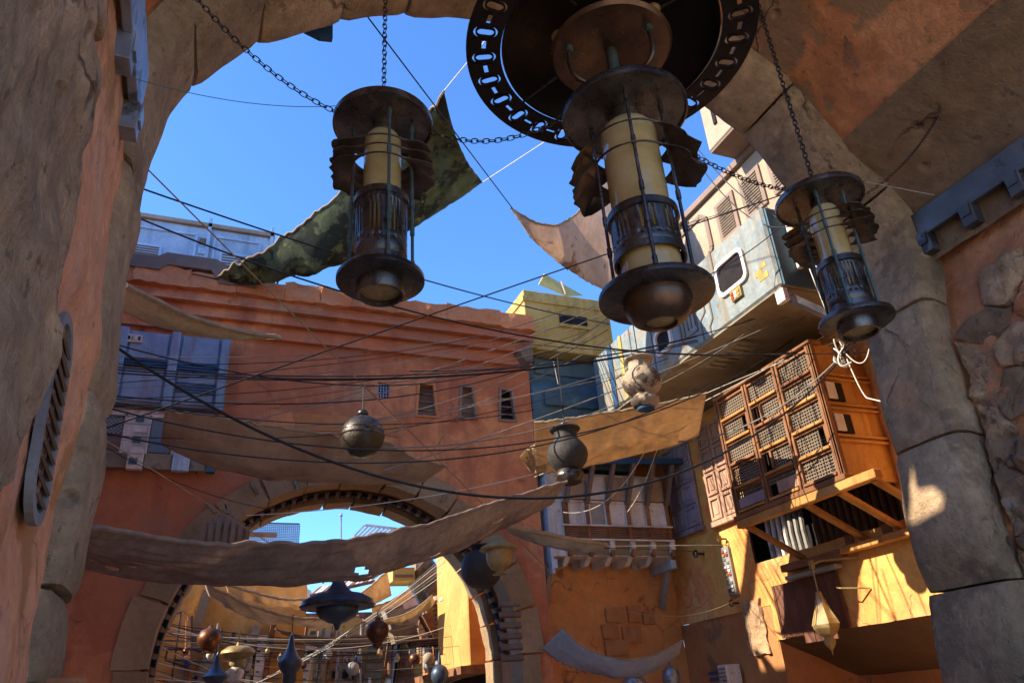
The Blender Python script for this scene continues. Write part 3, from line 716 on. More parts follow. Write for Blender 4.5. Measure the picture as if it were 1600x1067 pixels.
# arch stones: a ring on the face, a plain soffit, a second ring at the far edge
def vblock(r0, r1, a0, a1, y0, y1, m, name, seed, amp=.02, lift=0):
    b = B(); n = 5; g = .35
    def P(r, a, y): return Vector((AC[0]+r*math.cos(R(a)), y, AC[1]+r*math.sin(R(a))))
    b.grid(lambda u, v: P(r0+(r1-r0)*v, a0+g+(a1-a0-2*g)*u, y0), n, 3)
    b.grid(lambda u, v: P(r0, a0+g+(a1-a0-2*g)*u, y0+(y1-y0)*v), n, 3)
    b.grid(lambda u, v: P(r0+(r1-r0)*v, a0+g+(a1-a0-2*g)*u, y1), n, 2)
    b.grid(lambda u, v: P(r0+(r1-r0)*u, a0+g, y0+(y1-y0)*v), 3, 3)
    b.grid(lambda u, v: P(r0+(r1-r0)*u, a1-g, y0+(y1-y0)*v), 3, 3)
    b.rough(amp, 3, seed); return b.o(name, m, bk, True, ang=45)
rv = random.Random(11)
def ring_blocks(r0, r1, y0, y1, step, m, name, amp):
    a = 0; i = 0
    while a < 180:
        a1 = min(180, a+step*rv.uniform(.85, 1.15)); a1 = 180 if 180-a1 < step*.4 else a1
        v = vblock(r0, r1+rv.uniform(-.05, .08), a, a1, y0+rv.uniform(-.012, .012), y1, m, name, i, amp); a = a1; i += 1
ring_blocks(AR, AR+.40, YB-.07, YB+.42, 14, vous, 'arch_block', .02)
ring_blocks(AR-.06, AR+.3, YF-.42, YF+.05, 12, vous, 'rear_arch_block', .028)
for sx in (-1, 1):      # jamb blocks below the springing
    for r0, r1, y0, y1, nm in ((AR, AR+.42, YB-.07, YB+.42, 'arch_block'), (AR-.06, AR+.3, YF-.42, YF+.05, 'rear_arch_block')):
        z1 = AC[1]; i = 0
        while z1 > 0:
            h = rv.uniform(.5, .78); z0 = max(0, z1-h); rr = r1+rv.choice([-.08, 0, .1])
            xs = sorted((AC[0]+sx*r0, AC[0]+sx*rr))
            b = fn_box(xs[0], xs[1], y0, y1, z0+.008, z1-.008); b.rough(.018, 3, i+sx*9); b.o(nm, vous, bk, True, ang=50); z1 = z0; i += 1
# soffit and dark toothed trim
b = B(); b.grid(lambda u, v: Vector((AC[0]+(AR+.06)*math.cos(math.pi*u), YB+.42+(YF-YB-.84)*v, AC[1]+(AR+.06)*math.sin(math.pi*u))), 60, 2)
for sx in (-1, 1): b.grid(lambda u, v: Vector((AC[0]+sx*(AR+.06), YB+.42+(YF-YB-.84)*v, AC[1]*u)), 6, 2)
b.o('arch_soffit', brown_w, bk, True)
b = B(); b.grid(lambda u, v: Vector((AC[0]+(AR+.005)*math.cos(math.pi*u), YB+.62+.2*v, AC[1]+(AR+.005)*math.sin(math.pi*u))), 60, 1); b.o('toothed_trim', plinth_m, bk, True, solid=.05)
tr = bk.children[-1]
for i in range(46):
    a = R(3+174*i/45)
    c = Vector((AC[0]+(AR-.03)*math.cos(a), YB+.68, AC[1]+(AR-.03)*math.sin(a))); er = Vector((math.cos(a), 0, math.sin(a))); et = Vector((-er.z, 0, er.x))
    B().obox(c, er*.035, et*.05, Vector((0, .09, 0))).o('trim_tooth', dark_in, tr)
# little lights let into the arch face
for px, py in ((397, 762), (330, 792), (462, 755), (694, 775)):
    p = PY(px, py, YB-.08); d = Vector((AC[0], p.y, AC[1]))-p; d.normalize()
    B().beam(p-d*.11, p+d*.11, .05, .05, (0, 1, 0)).o('arch_lamp', soffit_m, bk)
# louvre in the right jamb of the arch
for i in range(6):
    z = 3.35-.17*i; B().beam((4.74, YB-.06, z-.1), (5.12, YB-.06, z-.1), .06, .09, (0, .5, 1)).o('louvre_slat', plinth_m, bk)
# windows in the wall
for i, t in enumerate(trap):
    f = plate(trap_poly(*t, e=.03), [trap_poly(*t, e=-.012)[::-1]], .06, lambda x, y, z: (x, YB-.005+z, y)).o('window', beige_d if i else coping_m, bk)
    plate(trap_poly(*t), [], .02, lambda x, y, z: (x, YB+.12+z, y)).o('pane', [plinth_m, beige_d, dark_in][i], f)
    for q in range(1, 4):
        zz = t[2]+(t[3]-t[2])*q/4; B().box(t[0]-.01, t[1]+.01, YB+.08, YB+.10, zz-.012, zz+.012).o('shutter_bar', beige_d, f)
gw = B().box(2.60, 2.86, YB+.15, YB+.17, 6.86, 7.20).o('window', dark_in, bk)
for q in range(5):
    B().box(2.63+.05*q, 2.645+.05*q, YB+.03, YB+.05, 6.88, 7.18).o('grille_bar', grey_steel, gw)
    B().box(2.62, 2.84, YB+.035, YB+.045, 6.93+.055*q, 6.94+.055*q).o('grille_bar', grey_steel, gw)
# bare brickwork patch over the arch and worn patches
b = fn_box(1.2, 3.0, YB-.015, YB+.02, 6.15, 6.45); b.rough(.03, 5, 3); b.o('bare_patch', brown_w, bk, True)

# blue steel panel bay with lattice windows below, left part of the same wall
by = thing('panel_bay', 'blue steel panel bay over white lattice windows on the terracotta wall', 'bay window', (-.9, YB, 5.3))
B().box(-3.2, 0, YB-.22, YB, 6.33, 7.60).o('bay_back', panel_b, by)
for i, x0 in enumerate((-2.36, -1.58, -.80, -.02)):
    B().box(x0-.09, x0+.05, YB-.32, YB-.222, 6.28, 7.62).o('post', panel_b, by, bev=.012)
for i, x0 in enumerate((-3.1, -2.31, -1.53, -.75)):
    for z0, z1 in ((6.36, 6.92), (7.10, 7.58)):
        pn = B().box(x0+.03, x0+.61, YB-.262, YB-.222, z0, z1).o('panel', panel_b, by, bev=.012)
    for q in range(3): B().box(x0, x0+.63, YB-.30, YB-.24, 6.955+.045*q, 6.98+.045*q).o('slat', navy_m, by)
for q in range(4): B().box(-.72, -.13, YB-.29, YB-.262, 6.56+.05*q, 6.585+.05*q).o('slat', navy_m, by)
lb = B().box(-1.66, -1.32, YB-.30, YB-.262, 7.36, 7.50).o('sign_box', white_p, by)
for q in range(6):
    B().box(-1.63+.05*q, -1.60+.05*q, YB-.312, YB-.30, 7.40, 7.46).o('sign_key', [lamp_y, white_m, dark_in][q % 3], lb)
B().box(-3.2, .0, YB-.12, YB, 5.55, 6.26).o('window_wall', white_p, by)
def lattice(x0, x1, z0, z1, y, par, nx, m, wd=.008, diag=True, name='lattice'):
    b = B(); W = x1-x0; H = z1-z0; st = W/nx; k = -int(H/st)-1
    while k < nx+1:
        for sg in (1, -1):
            p = []
            xa, za = (x0+k*st, z0) if sg == 1 else (x0+k*st, z1)
            # clip a 45 degree strip to the rectangle
            t0 = max(0, x0-xa); t1 = min(H, x1-xa)
            if t1-t0 > .01:
                b.beam((xa+t0, y+.003*sg, za+sg*t0), (xa+t1, y+.003*sg, za+sg*t1), wd, .006, (0, 1, 0))
        k += 1
    return b.o(name, m, par)
for i, (x0, x1) in enumerate(((-1.95, -1.38), (-1.0, -.66), (-.5, -.14))):
    wn = B().box(x0, x1, YB-.122, YB-.11, 5.56, 6.14).o('window', plinth_m, by)
    lattice(x0+.02, x1-.02, 5.85 if i == 0 else 5.58, 6.12, YB-.14, wn, 7 if i else 9, net_m, .012)
    for xx in (x0-.03, x1+.0): B().box(xx, xx+.03, YB-.17, YB-.123, 5.54, 6.17).o('frame', white_p, wn)
    B().box(x0-.03, x1+.03, YB-.17, YB-.123, 6.14, 6.19).o('frame', white_p, wn)
for i, (x0, x1, m) in enumerate(((-2.4, -1.25, soffit_m), (-1.25, -1.02, white_p), (-1.02, -.62, soffit_m), (-.62, -.36, blue_c), (-.36, -.12, soffit_m), (-.12, .02, teal_m))):
    B().box(x0, x1-.006, YB-(.24 if i % 2 else .17), YB-.124, 5.30-(.03 if i % 2 else 0), 5.54+(.04 if i % 2 else 0)).o('sill_block', m, by, bev=.01)
for q in range(5): B().box(-1.22+.0*q, -1.10+.06*(q % 2), YB-.26, YB-.242, 5.34+.17*q, 5.44+.17*q).o('key_block', white_p if q % 2 else teal_m, by)

# container on the roof and its plinth
ct = thing('roof_container', 'pale blue shipping container with louvres on the roof corner', 'container', (-.6, 13, 8.9))
CY0 = 12.62
B().box(-3.4, .56, CY0, 14.6, 8.90, 10.12).o('shell', blue_c, ct, bev=.02)
B().box(-3.45, .60, CY0-.06, 14.66, 10.12, 10.20).o('roof_rim', beige_m, ct)
for x0, x1 in ((-3.2, -1.9), (-1.62, -.62), (-.40, .42)):
    pass
for x0, x1, z0, z1 in ((-2.6, -.78, 9.02, 9.92), (-.46, .34, 9.0, 9.94)):
    f = B(); 
    for q in ((x0, x1, z1-.02, z1+.02), (x0, x1, z0-.02, z0+.02), (x0-.02, x0+.02, z0, z1), (x1-.02, x1+.02, z0, z1)): f.box(q[0], q[1], CY0-.03, CY0-.001, q[2], q[3])
    f.o('panel_frame', blue_c, ct)
for x0, x1, z0, z1 in ((-1.85, -1.32, 9.10, 9.52), (-.34, .16, 9.08, 9.58)):
    v = B().box(x0, x1, CY0-.035, CY0-.001, z0-.05, z1+.05).o('louvre', blue_c, ct)
    for q in range(9):
        zz = z0+(z1-z0)*q/8.5; B().box(x0+.04, x1-.04, CY0-.05, CY0-.036, zz, zz+.02).o('slat', plinth_m, v)
for i in range(4): B().box(-.72, -.56, CY0-.03, CY0-.001, 9.08+.22*i, 9.2+.22*i).o('rib_block', plinth_m if i % 2 else blue_c, ct)
for xx in (-.60, .52): B().box(xx, xx+.06, CY0-.06, CY0-.002, 8.9, 10.32).o('corner_post', blue_c, ct)
for xx in (.60, .68, .74): B().tube([(xx, CY0+.2, 8.6), (xx, CY0+.2, 9.3)], .02, 6).o('pipe', red_m if xx > .7 else grey_steel, ct)
pl = thing('roof_plinth', 'brown faceted plinth under the pale blue roof container', 'plinth', (-.6, 12.3, 8.6))
poly = [(-3.4, 8.72), (-1.25, 8.72), (-1.12, 8.84), (-.42, 8.84), (-.28, 8.60), (.34, 8.60), (.34, 8.92), (-.22, 9.0), (-.36, 9.08), (-1.16, 9.08), (-1.3, 8.98), (-3.4, 8.96)]
b = B(); b.prism([(x, 12.0, z) for x, z in poly], (0, .62, 0)); b.o('plinth_block', plinth_m, pl)
B().box(.345, .56, 12.18, 12.60, 8.60, 8.92).o('plinth_end', plinth_m, pl)

# ------------------------------------------------------------------ corner: yellow box over teal body
cb = thing('yellow_box', 'weathered yellow metal box room on top of the teal corner', 'rooftop box', (6.6, 12.6, 8.2))
B().box(5.66, 7.70, 12.30, 14.0, 8.20, 9.58).o('shell', yellow_m, cb, bev=.015)
B().box(5.63, 7.72, 12.27, 14.03, 9.30, 9.40).o('band', yellow_m, cb)
B().box(6.45, 7.10, 12.27, 12.299, 8.86, 9.08).o('vent_slot', dark_in, cb); B().box(6.42, 7.14, 12.25, 12.299, 8.78, 8.85).o('vent_sill', yellow_m, cb)
for xx in (5.72, 6.05, 6.4, 6.8, 7.25): B().lathe([(0, .01), (.018, .006), (.02, 0)], 8, (xx, 12.26, 9.34)).o('rivet', beige_d, cb)
hp = thing('roof_hatch', 'tilted yellow hatch panel propped open on the yellow box', 'hatch', (6.4, 12.5, 9.6))
h0 = PY(842, 445, 12.5); h1 = PY(851, 428, 12.8); h2 = PY(912, 462, 12.8); h3 = PY(885, 463, 12.5)
b = B(); b.prism([h0, h1, h2, h3], (0, .04, .03)); b.o('panel', yellow_m, hp)
B().tube([PY(877, 440, 12.55), PY(884, 460, 12.45)], .02, 6).o('strut', beige_m, hp)
B().box(6.0, 7.0, 12.5, 12.8, 9.585, 9.63).o('hinge_base', yellow_m, hp)
te = thing('teal_corner', 'dark teal steel corner body with a rounded step below the yellow box', 'building', (6.7, 13, 6))
sec = [(12.62, 8.18), (12.62, 7.72), (12.60, 7.66), (12.40, 7.40), (12.36, 7.30), (12.36, 6.9), (12.42, 6.6), (12.42, 5.75), (13.4, 5.75), (13.4, 8.18)]
b = B(); b.prism([(5.70, y, z) for y, z in sec], (2.1, 0, 0)); b.o('body', teal_m, te, bev=.03)
B().box(5.60, 5.695, 12.42, 13.4, 5.75, 8.16).o('edge_post', plinth_m, te, bev=.02)
b = B(); b.prism([(5.35, 12.05, 7.98), (5.60, 12.05, 8.18), (5.64, 12.05, 8.18), (5.64, 12.05, 7.78), (5.5, 12.05, 7.74)], (0, .34, 0)); b.o('corner_bracket', plinth_m, te)
B().box(5.95, 7.2, 12.30, 12.355, 6.98, 7.28).o('panel', teal_m, te, bev=.015); B().box(5.9, 7.7, 12.58, 12.615, 7.78, 8.12).o('panel', teal_m, te, bev=.015)
for z in (5.95, 6.25, 6.5): B().box(5.75, 7.7, 12.40, 12.418, z, z+.03).o('seam', navy_m, te)
B().box(7.40, 7.62, 12.22, 12.34, 6.0, 8.14).o('navy_post', navy_m, te, bev=.01)

# ------------------------------------------------------------------ white balcony on the recessed wall
nb = thing('recessed_house', 'orange plaster house front recessed beside the arch, bare stone patch at its foot', 'house', (7.2, 13.3, 0))
def wallgrid(fn, nu, nv, amp, sc): 
    b = B(); b.grid(fn, nu, nv); return b.rough(amp, sc, 2)
wallgrid(lambda u, v: Vector((5.66+3.16*u, 13.1, 6.6*v)), 40, 60, .03, 1.6).o('wall', orange_w, nb, True)
B().box(5.66, 8.85, 13.14, 15, 0, 8.1).o('wall_core', orange_w, nb)
rn = random.Random(4)
for (px, py, wd, hh) in ((962, 960, .42, .28), (992, 958, .30, .3), (955, 985, .36, .26), (988, 990, .42, .3), (1015, 965, .25, .22), (965, 1010, .5, .28)):
    p = PY(px, py, 13.05); b = fn_box(p.x-wd/2, p.x+wd/2-.015, 13.04+rn.uniform(0, .02), 13.14, p.z-hh/2, p.z+hh/2-.015); b.rough(.02, 5, px); b.o('bare_stone', brown_w, nb, True)
bl = thing('white_balcony', 'peeling white timber oriel balcony on brackets under the dark gable', 'balcony', (7.1, 12.3, 4.0))
bx0, bx1, byf, bz0, bz1 = 5.82, 8.36, 12.2, 4.0, 5.62
B().box(bx0+.02, bx1-.02, byf+.14, 13.06, bz0+.06, bz1).o('core', white_p, bl)
B().box(bx0-.04, bx0+.015, byf+.1, 13.0, bz0-.25, bz1-.1).o('side_board', blue_c, bl)
NB = 5; cw = (bx1-bx0-.35)/NB
for i in range(NB+1):
    xx = bx0+.33+cw*i
    B().beam((xx, byf+.08, bz0+.05), (xx-.02, byf+.08, 5.05), .07, .09, (0, 1, 0)).o('post', wood_w, bl, bev=.006)
    B().beam((xx, byf+.04, 5.02), (xx+.10, byf-.22, 5.78), .075, .09, (0, 1, 0)).o('slanted_post', plinth_m, bl, bev=.006)
for i in range(NB):
    x0 = bx0+.33+cw*i+.04; x1 = x0+cw-.085
    B().box(x0, x1, byf+.085, byf+.12, 4.62, 5.05).o('lower_panel', white_p if i % 2 == 0 or i == 3 else grey_p, bl, bev=.008)
    u = B().box(x0+.02, x1+.03, byf+.06, byf+.10, 5.10, 5.55).o('upper_panel', white_p if i % 2 else beige_m, bl, bev=.008)
    fr = B()
    for q in ((x0, x1, 4.60, 4.63), (x0, x1, 5.04, 5.07), (x0-.002, x0+.025, 4.6, 5.07), (x1-.025, x1, 4.6, 5.07)): fr.box(q[0], q[1], byf+.055, byf+.083, q[2], q[3])
    fr.o('panel_frame', white_p, bl)
    B().box(x0, x1, byf+.1, byf+.13, 4.08, 4.32).o('foot_panel', soffit_m, bl)
for q in range(7): B().box(bx0+.28, bx1, byf+.03, byf+.055, 4.36+.033*q, 4.378+.033*q).o('rail_slat', wood_w, bl)
B().box(bx0+.2, bx1+.02, byf, byf+.07, 4.585, 4.612).o('rail', white_p, bl); B().box(bx0+.2, bx1+.02, byf, byf+.07, 4.325, 4.352).o('rail', white_p, bl)
for i in range(NB+1):
    xx = bx0+.33+cw*i
    b = B(); b.prism([(xx-.05, byf+.02, 4.33), (xx-.05, byf+.02, 4.18), (xx-.05, byf+.35, 3.92), (xx-.05, byf+.85, 3.92), (xx-.05, byf+.85, 4.33)], (.10, 0, 0)); b.o('corbel', white_p, bl, bev=.008)
for xx in (bx0+.02, bx1-.02):
    B().beam((xx, byf+.1, 3.92), (xx, 13.05, 3.90), .12, .16).o('bearer', blue_c, bl, bev=.01); B().beam((xx, byf+.35, 3.86), (xx+.02, 12.98, 3.20), .10, .12).o('bracket', grey_p, bl, bev=.01)
gb = thing('dark_gable', 'dark blue grey sheet roof hood above the white balcony', 'roof hood', (7.2, 12.4, 5.7))
b = B(); b.prism([(5.72, 12.0, 5.70), (8.70, 12.0, 5.86), (8.70, 12.0, 5.94), (5.72, 12.0, 5.78)], (0, 1.1, .35)); b.o('sheet', teal_m, gb)
B().beam((5.75, 11.97, 5.70), (8.70, 11.97, 5.86), .06, .10).o('fascia', navy_m, gb)

# ------------------------------------------------------------------ right-hand house with the lattice box
XW = 8.8
rh = thing('yellow_house', 'sunlit yellow ochre plaster house lining the right of the street', 'house', (9.3, 9, 0))
w0 = PX(1180, 805, XW); w1 = PX(1395, 790, XW)
wy1, wy0, wz0, wz1 = 10.55, 7.35, 3.60, 4.32
holes = [[(wy0, wz0), (wy0, wz1), (wy1, wz1), (wy1, wz0)]]
def wgrid(y0, y1, z0, z1, m, x=XW, amp=.02, par=rh, name='wall'):
    nu = max(2, int((y1-y0)/.14)); nv = max(2, int((z1-z0)/.14))
    b = B(); b.grid(lambda u, v: Vector((x, y0+(y1-y0)*u, z0+(z1-z0)*v)), nu, nv); b.rough(amp, 1.3, 4); return b.o(name, m, par, True, ang=70)
wgrid(4.7, wy0, 2.36, 6.9, yellow_w); wgrid(wy0, 10.4, 2.36, wz0, yellow_w); wgrid(10.4, wy1, 2.9, wz0, yellow_w); wgrid(wy0, wy1, wz1, 6.9, yellow_w); wgrid(wy1, 13.1, 2.9, 6.9, yellow_w)
B().box(XW+.5, 12, 4.7, 13.1, 2.95, 8).o('wall_core', brown_w, rh)
B().box(XW+.06, XW+.5, 4.7, 10.38, 2.42, 3.3).o('wall_core', brown_w, rh)
B().box(XW+1.5, 12, 4.7, 10.4, 0, 2.3).o('lower_core', brown_w, rh)
B().box(XW+.49, 12, 10.43, 13.1, 0, 2.94).o('lower_core', brown_w, rh)
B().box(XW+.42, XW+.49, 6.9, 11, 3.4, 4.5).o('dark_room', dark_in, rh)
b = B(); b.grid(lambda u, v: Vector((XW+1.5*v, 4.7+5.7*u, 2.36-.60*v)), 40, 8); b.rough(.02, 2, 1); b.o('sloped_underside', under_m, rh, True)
b = B(); b.grid(lambda u, v: Vector((XW+.02, 10.4+2.7*u, 2.9*v)), 20, 24); b.rough(.02, 2, 1); b.o('lower_wall', brown_w, rh, True)
b = B(); b.grid(lambda u, v: Vector((XW+.5*(1-v), 10.4, 2.9*v)), 3, 8); 
B().box(XW+.02, XW+1.5, 10.38, 10.42, 0, 2.90).o('pier_end', brown_w, rh)
b = fn_box(XW-.03, XW+.05, 10.62, 11.12, 2.2, 3.05, 8); b.rough(.05, 6, 8); b.o('chipped_patch', stone_d, rh, True)
# recessed window with curtain
wi = B().box(XW+.02, XW+.06, wy0-.05, wy1+.05, wz0-.06, wz0-.002).o('window_sill', wood_w, rh)
for q in range(7):
    yy = 10.40-.14*q; B().tube([(XW+.30, yy, wz0), (XW+.26, yy-.02, wz0+.35), (XW+.30, yy-.01, wz1)], [.05, .04, .045], 6).o('curtain_fold', white_p if q < 4 else grey_p, rh, True)
for q in range(14): B().tube([(XW+.34, 9.3-.14*q, wz0), (XW+.30, 9.28-.14*q, wz0+.35), (XW+.34, 9.3-.14*q, wz1)], [.06, .05, .05], 6).o('curtain_fold', plinth_m, rh, True)

# the lattice box
XM = 7.8; my0, my1, mz0, mz1 = 7.27, 9.50, 4.16, 6.05
ms = thing('lattice_bay', 'sunlit brown timber lattice bay jutting from the yellow wall', 'bay window', (8.3, 8.4, 4.1))
B().box(XM+.14, XW-.0, my0+.06, my1-.06, mz0+.02, mz1-.02).o('core', dark_in, ms)
for yy in (my0, my0+(my1-my0)/3, my0+(my1-my0)*2/3, my1):
    for d in (-.035, .035): B().box(XM-.02, XM+.05, yy+d-.022, yy+d+.022, mz0-.02, mz1+.03).o('post', wood_w, ms, bev=.006)
cwy = (my1-my0)/3; rhz = (mz1-mz0)/5
rl = random.Random(9)
for i in range(3):
    for j in range(5):
        y0 = my0+cwy*i+.06; y1 = my0+cwy*(i+1)-.06; z0 = mz0+rhz*j+.07; z1 = mz0+rhz*(j+1)-.035
        B().box(XM-.045, XM+.10, y0, y1, z0-.07, z0-.028).o('sill', wood_o if (i+j) % 4 else wood_w, ms, bev=.006)  # amber on most sills paints in their sunlit tops
        B().box(XM+.0, XM+.08, y0, y1, z1, z1+.03).o('rail', wood_w, ms)
        niche = (i, j) in ((0, 1), (1, 3), (2, 3), (1, 1))
        ya, yb = (y0, y1)
        if niche:
            if i == 1: yb = y1-.22
            else: ya = y0+.20
            hy = (yb, y1) if i == 1 else (y0, ya)
            nf_ = B(); nf_.box(XM-.01, XM+.06, (hy[0]+hy[1])/2-.02-.08, (hy[0]+hy[1])/2-.06, z0, z1).o('niche_post', wood_w, ms)
            B().box(XM+.08, XM+.11, hy[0]+.03, hy[0]+.10, z0, z1-.08).o('niche_panel', white_p, ms)
        if (i, j) == (1, 0):
            B().box(XM+.0, XM+.05, y0, y1-.18, z0, z0+.17).o('solid_panel', wood_s, ms); zl = z0+.18
        elif (i, j) == (2, 0):
            B().box(XM+.0, XM+.05, y0, y1, z0, z0+.15).o('solid_panel', wood_g, ms); zl = z0+.16
        else: zl = z0
        b = B(); n = int((yb-ya)/.048); nz_ = int((z1-zl)/.045)
        for q in range(n+1): yy = ya+(yb-ya)*q/n; b.box(XM+.035, XM+.055, yy-.010, yy+.010, zl, z1)
        for q in range(nz_+1): zz = zl+(z1-zl)*q/max(1, nz_); b.box(XM+.028, XM+.048, ya, yb, zz-.009, zz+.009)
        b.o('lattice_panel', lattice_m, ms)
B().box(XM-.06, XM+.12, my0-.08, my1+.08, mz0-.10, mz0-.022).o('bottom_beam', wood_w, ms, bev=.01)
B().box(XM-.05, XM+.2, my0-.08, my1+.05, mz1+.03, mz1+.09).o('top_beam', wood_w, ms, bev=.01)
B().box(XM+.05, XW, my0-.0, my0+.058, mz0-.08, mz1+.06).o('side_board', wood_o, ms)  # amber here stands in for light bounced onto this side
for z in (mz0+.45, mz0+.52, mz0+.92, mz0+.99, mz0+1.38, mz0+1.45): B().box(XM+.06, XW, my0-.05, my0-.002, z, z+.035).o('side_moulding', wood_o, ms, bev=.006)
B().box(XM-.02, XM+.06, my0-.06, my0+.0, mz0-.08, mz1+.08).o('corner_post', wood_w, ms, bev=.006)
for z in (mz0+.58, mz0+1.06):
    n_ = B().box(XM+.10, XM+.42, my0-.025, my0-.002, z, z+.28).o('side_niche', dark_in, ms)
    B().box(XM+.10, XM+.26, my0-.05, my0-.026, z+.02, z+.27).o('niche_panel', white_p, n_)
B().box(XM+.1, XW, my0+.1, my1-.1, mz1+.0, mz1+.045).o('roof_board', wood_w, ms)
# timber struts and ledge below it
aw = thing('timber_awning_frame', 'orange timber struts and ledge below the lattice bay', 'timber frame', (8.4, 8.2, 3.4))
B().beam((XM+.02, 9.55, mz0-.16), (XM+.02, 6.72, mz0-.16), .14, .12).o('head_beam', wood_o, aw, bev=.01)
for y0 in (9.42, 8.1, 7.45, 6.85):
    B().beam((XM+.05, y0, mz0-.20), (XW-.02, y0-.05, 3.46), .07, .10, (0, 1, 0)).o('strut', wood_o, aw, bev=.008)
B().box(XW-.20, XW-.03, 6.5, 8.45, 3.34, 3.44).o('ledge_board', wood_o, aw, bev=.01)
B().box(XW-.20, XW-.03, 8.46, 9.75, 3.31, 3.42).o('ledge_board', wood_w, aw, bev=.01)
B().box(XW-.20, XW-.03, 8.6, 9.7, 3.18, 3.24).o('under_board', grey_p, aw, bev=.01)
for y0 in (6.8, 7.6, 8.3): B().box(XW-.05, XW-.024, y0, y0+.14, 3.44, 3.60).o('plank', wood_w, aw)
# shutters
def shutter(label, y0, y1, z0, z1, m):
    t = thing('shutter', label, 'shutter', (XW-.05, (y0+y1)/2, z0))
    B().box(XW-.07, XW-.03, y0, y1, z0, z1).o('board', m, t, bev=.006)
    B().box(XW-.13, XW-.03, y0-.04, y1+.04, z0-.10, z0-.004).o('foot_rail', m, t, bev=.008)
    nr = 4; w_ = (y1-y0)/2; h = (z1-z0)/nr
    for i in range(2):
        for j in range(nr):
            a, b_, c, d = y0+w_*i+.09, y0+w_*(i+1)-.09, z0+h*j+.07, z0+h*(j+1)-.07
            f = B()
            for q in ((a-.05, b_+.05, c-.05, c), (a-.05, b_+.05, d, d+.05), (a-.05, a, c, d), (b_, b_+.05, c, d)): f.box(XW-.105, XW-.072, *q)
            fo = f.o('panel_frame', m, t, bev=.004)
            B().box(XW-.085, XW-.072, a+.04, b_-.04, c+.04, d-.04).o('field', m, fo, bev=.008)
    return t
shutter('shaded purple grey panelled shutter beside the white balcony', 11.76, 12.70, 4.55, 6.25, wood_g)
shutter('brown grey panelled shutter half lit beside the lattice bay', 10.62, 11.42, 4.50, 6.32, wood_s)
# control panel on the wall
kp = thing('control_panel', 'narrow vertical control panel with red and white keys on the yellow wall', 'control panel', (XW, 11.2, 3.2))
B().box(XW-.07, XW-.005, 11.12, 11.34, 3.18, 4.02).o('case', grey_p, kp, bev=.01)
for j in range(11):
    for i in range(2):
        zz = 3.24+.068*j; yy = 11.15+.09*i
        if (i+j) % 5 == 3: continue
        B().box(XW-.09, XW-.072, yy, yy+.065, zz, zz+.04).o('key', [white_m, lamp_y, white_m, red_m, grey_steel][(i*3+j*2) % 5], kp)
for k, (zz) in enumerate((4.16, 3.05)):
    e = thing('wall_eyebolt', ['rusty eyebolt above the control panel', 'rusty eyebolt below the control panel'][k], 'eyebolt', (XW, 11.2, zz))
    B().tube([(XW+.01, 11.2, zz), (XW-.12, 11.2, zz)], .018, 6).o('shank', copper, e); P = [(XW-.15, 11.2+.05*math.cos(a*.5236), zz+.05*math.sin(a*.5236)) for a in range(13)]
    B().tube(P, .016, 6).o('eye', copper, e, True)
eb = thing('wall_eyebolt', 'dark eyebolt on the shaded wall below the purple grey shutter', 'eyebolt', (XW, 12.5, 3.4))
p = PX(1100, 865, XW); B().tube([(XW+.01, p.y, p.z), (XW-.16, p.y, p.z)], .025, 6).o('shank', darkmetal, eb); B().tube([(XW-.19, p.y+.06*math.cos(a*.5236), p.z+.06*math.sin(a*.5236)) for a in range(13)], .018, 6).o('eye', darkmetal, eb, True)

# white steel box above, with beige house behind it
XB = 7.0; wy_0, wy_1, wz_0, wz_1 = 6.70, 12.1, 6.63, 7.98
wb = thing('white_steel_box', 'weathered pale blue and white steel box overhanging the street', 'overhang', (7.8, 9, 6.6))
B().box(XB, XW+.8, wy_0, wy_1, wz_0, wz_1).o('shell', blue_w, wb, bev=.04)
B().box(XB+.06, XW+.8, wy_0-.03, wy_0-.002, wz_0+.02, wz_1-.04).o('end_plate', teal_m, wb)
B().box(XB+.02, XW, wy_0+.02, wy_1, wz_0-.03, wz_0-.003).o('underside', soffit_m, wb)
def rrect(y0, y1, z0, z1, r, n=5):
    P = []
    for cy, cz, a0 in ((y1-r, z1-r, 0), (y0+r, z1-r, 90), (y0+r, z0+r, 180), (y1-r, z0+r, 270)):
        for k in range(n+1): a = R(a0+90*k/n); P.append((cy+r*math.cos(a), cz+r*math.sin(a)))
    return P
def xplate(x, out, holes, th): return plate(out, holes, th, lambda a, b_, c: (x+c, a, b_))
for (y0, y1, z0, z1) in ((7.28, 7.86, 7.12, 7.58), (9.35, 9.75, 7.0, 7.35)):
    f = xplate(XB-.02, rrect(y0-.06, y1+.06, z0-.06, z1+.06, .13), [rrect(y0, y1, z0, z1, .09)[::-1]], .05).o('window', white_p, wb, bev=.008)
    xplate(XB-.003, rrect(y0+.002, y1-.002, z0+.002, z1-.002, .085), [], .004).o('pane', dark_in, f)
ky = B().box(XB-.05, XB-.002, 7.42, 7.66, 6.88, 7.04).o('key_box', yellow_m, wb)
for i in range(3):
    for j in range(2): B().box(XB-.062, XB-.05, 7.44+.075*i, 7.49+.075*i, 6.90+.065*j, 6.945+.065*j).o('key', [red_m, white_m, lamp_y][(2-i)], ky)
def groove(pts, w_=.028):
    for a, c in zip(pts, pts[1:]):
        B().beam((XB-.004, *a), (XB-.004, *c), w_, .02, (1, 0, 0)).o('seam', plinth_m, wb)
groove([(7.95, 7.98), (7.95, 7.6)]); groove([(7.92, 7.4), (8.1, 7.4), (8.2, 7.3), (8.2, 6.9), (8.3, 6.8), (8.3, 6.66)]); groove([(8.35, 7.9), (8.35, 7.1), (8.5, 7.0), (8.5, 6.66)])
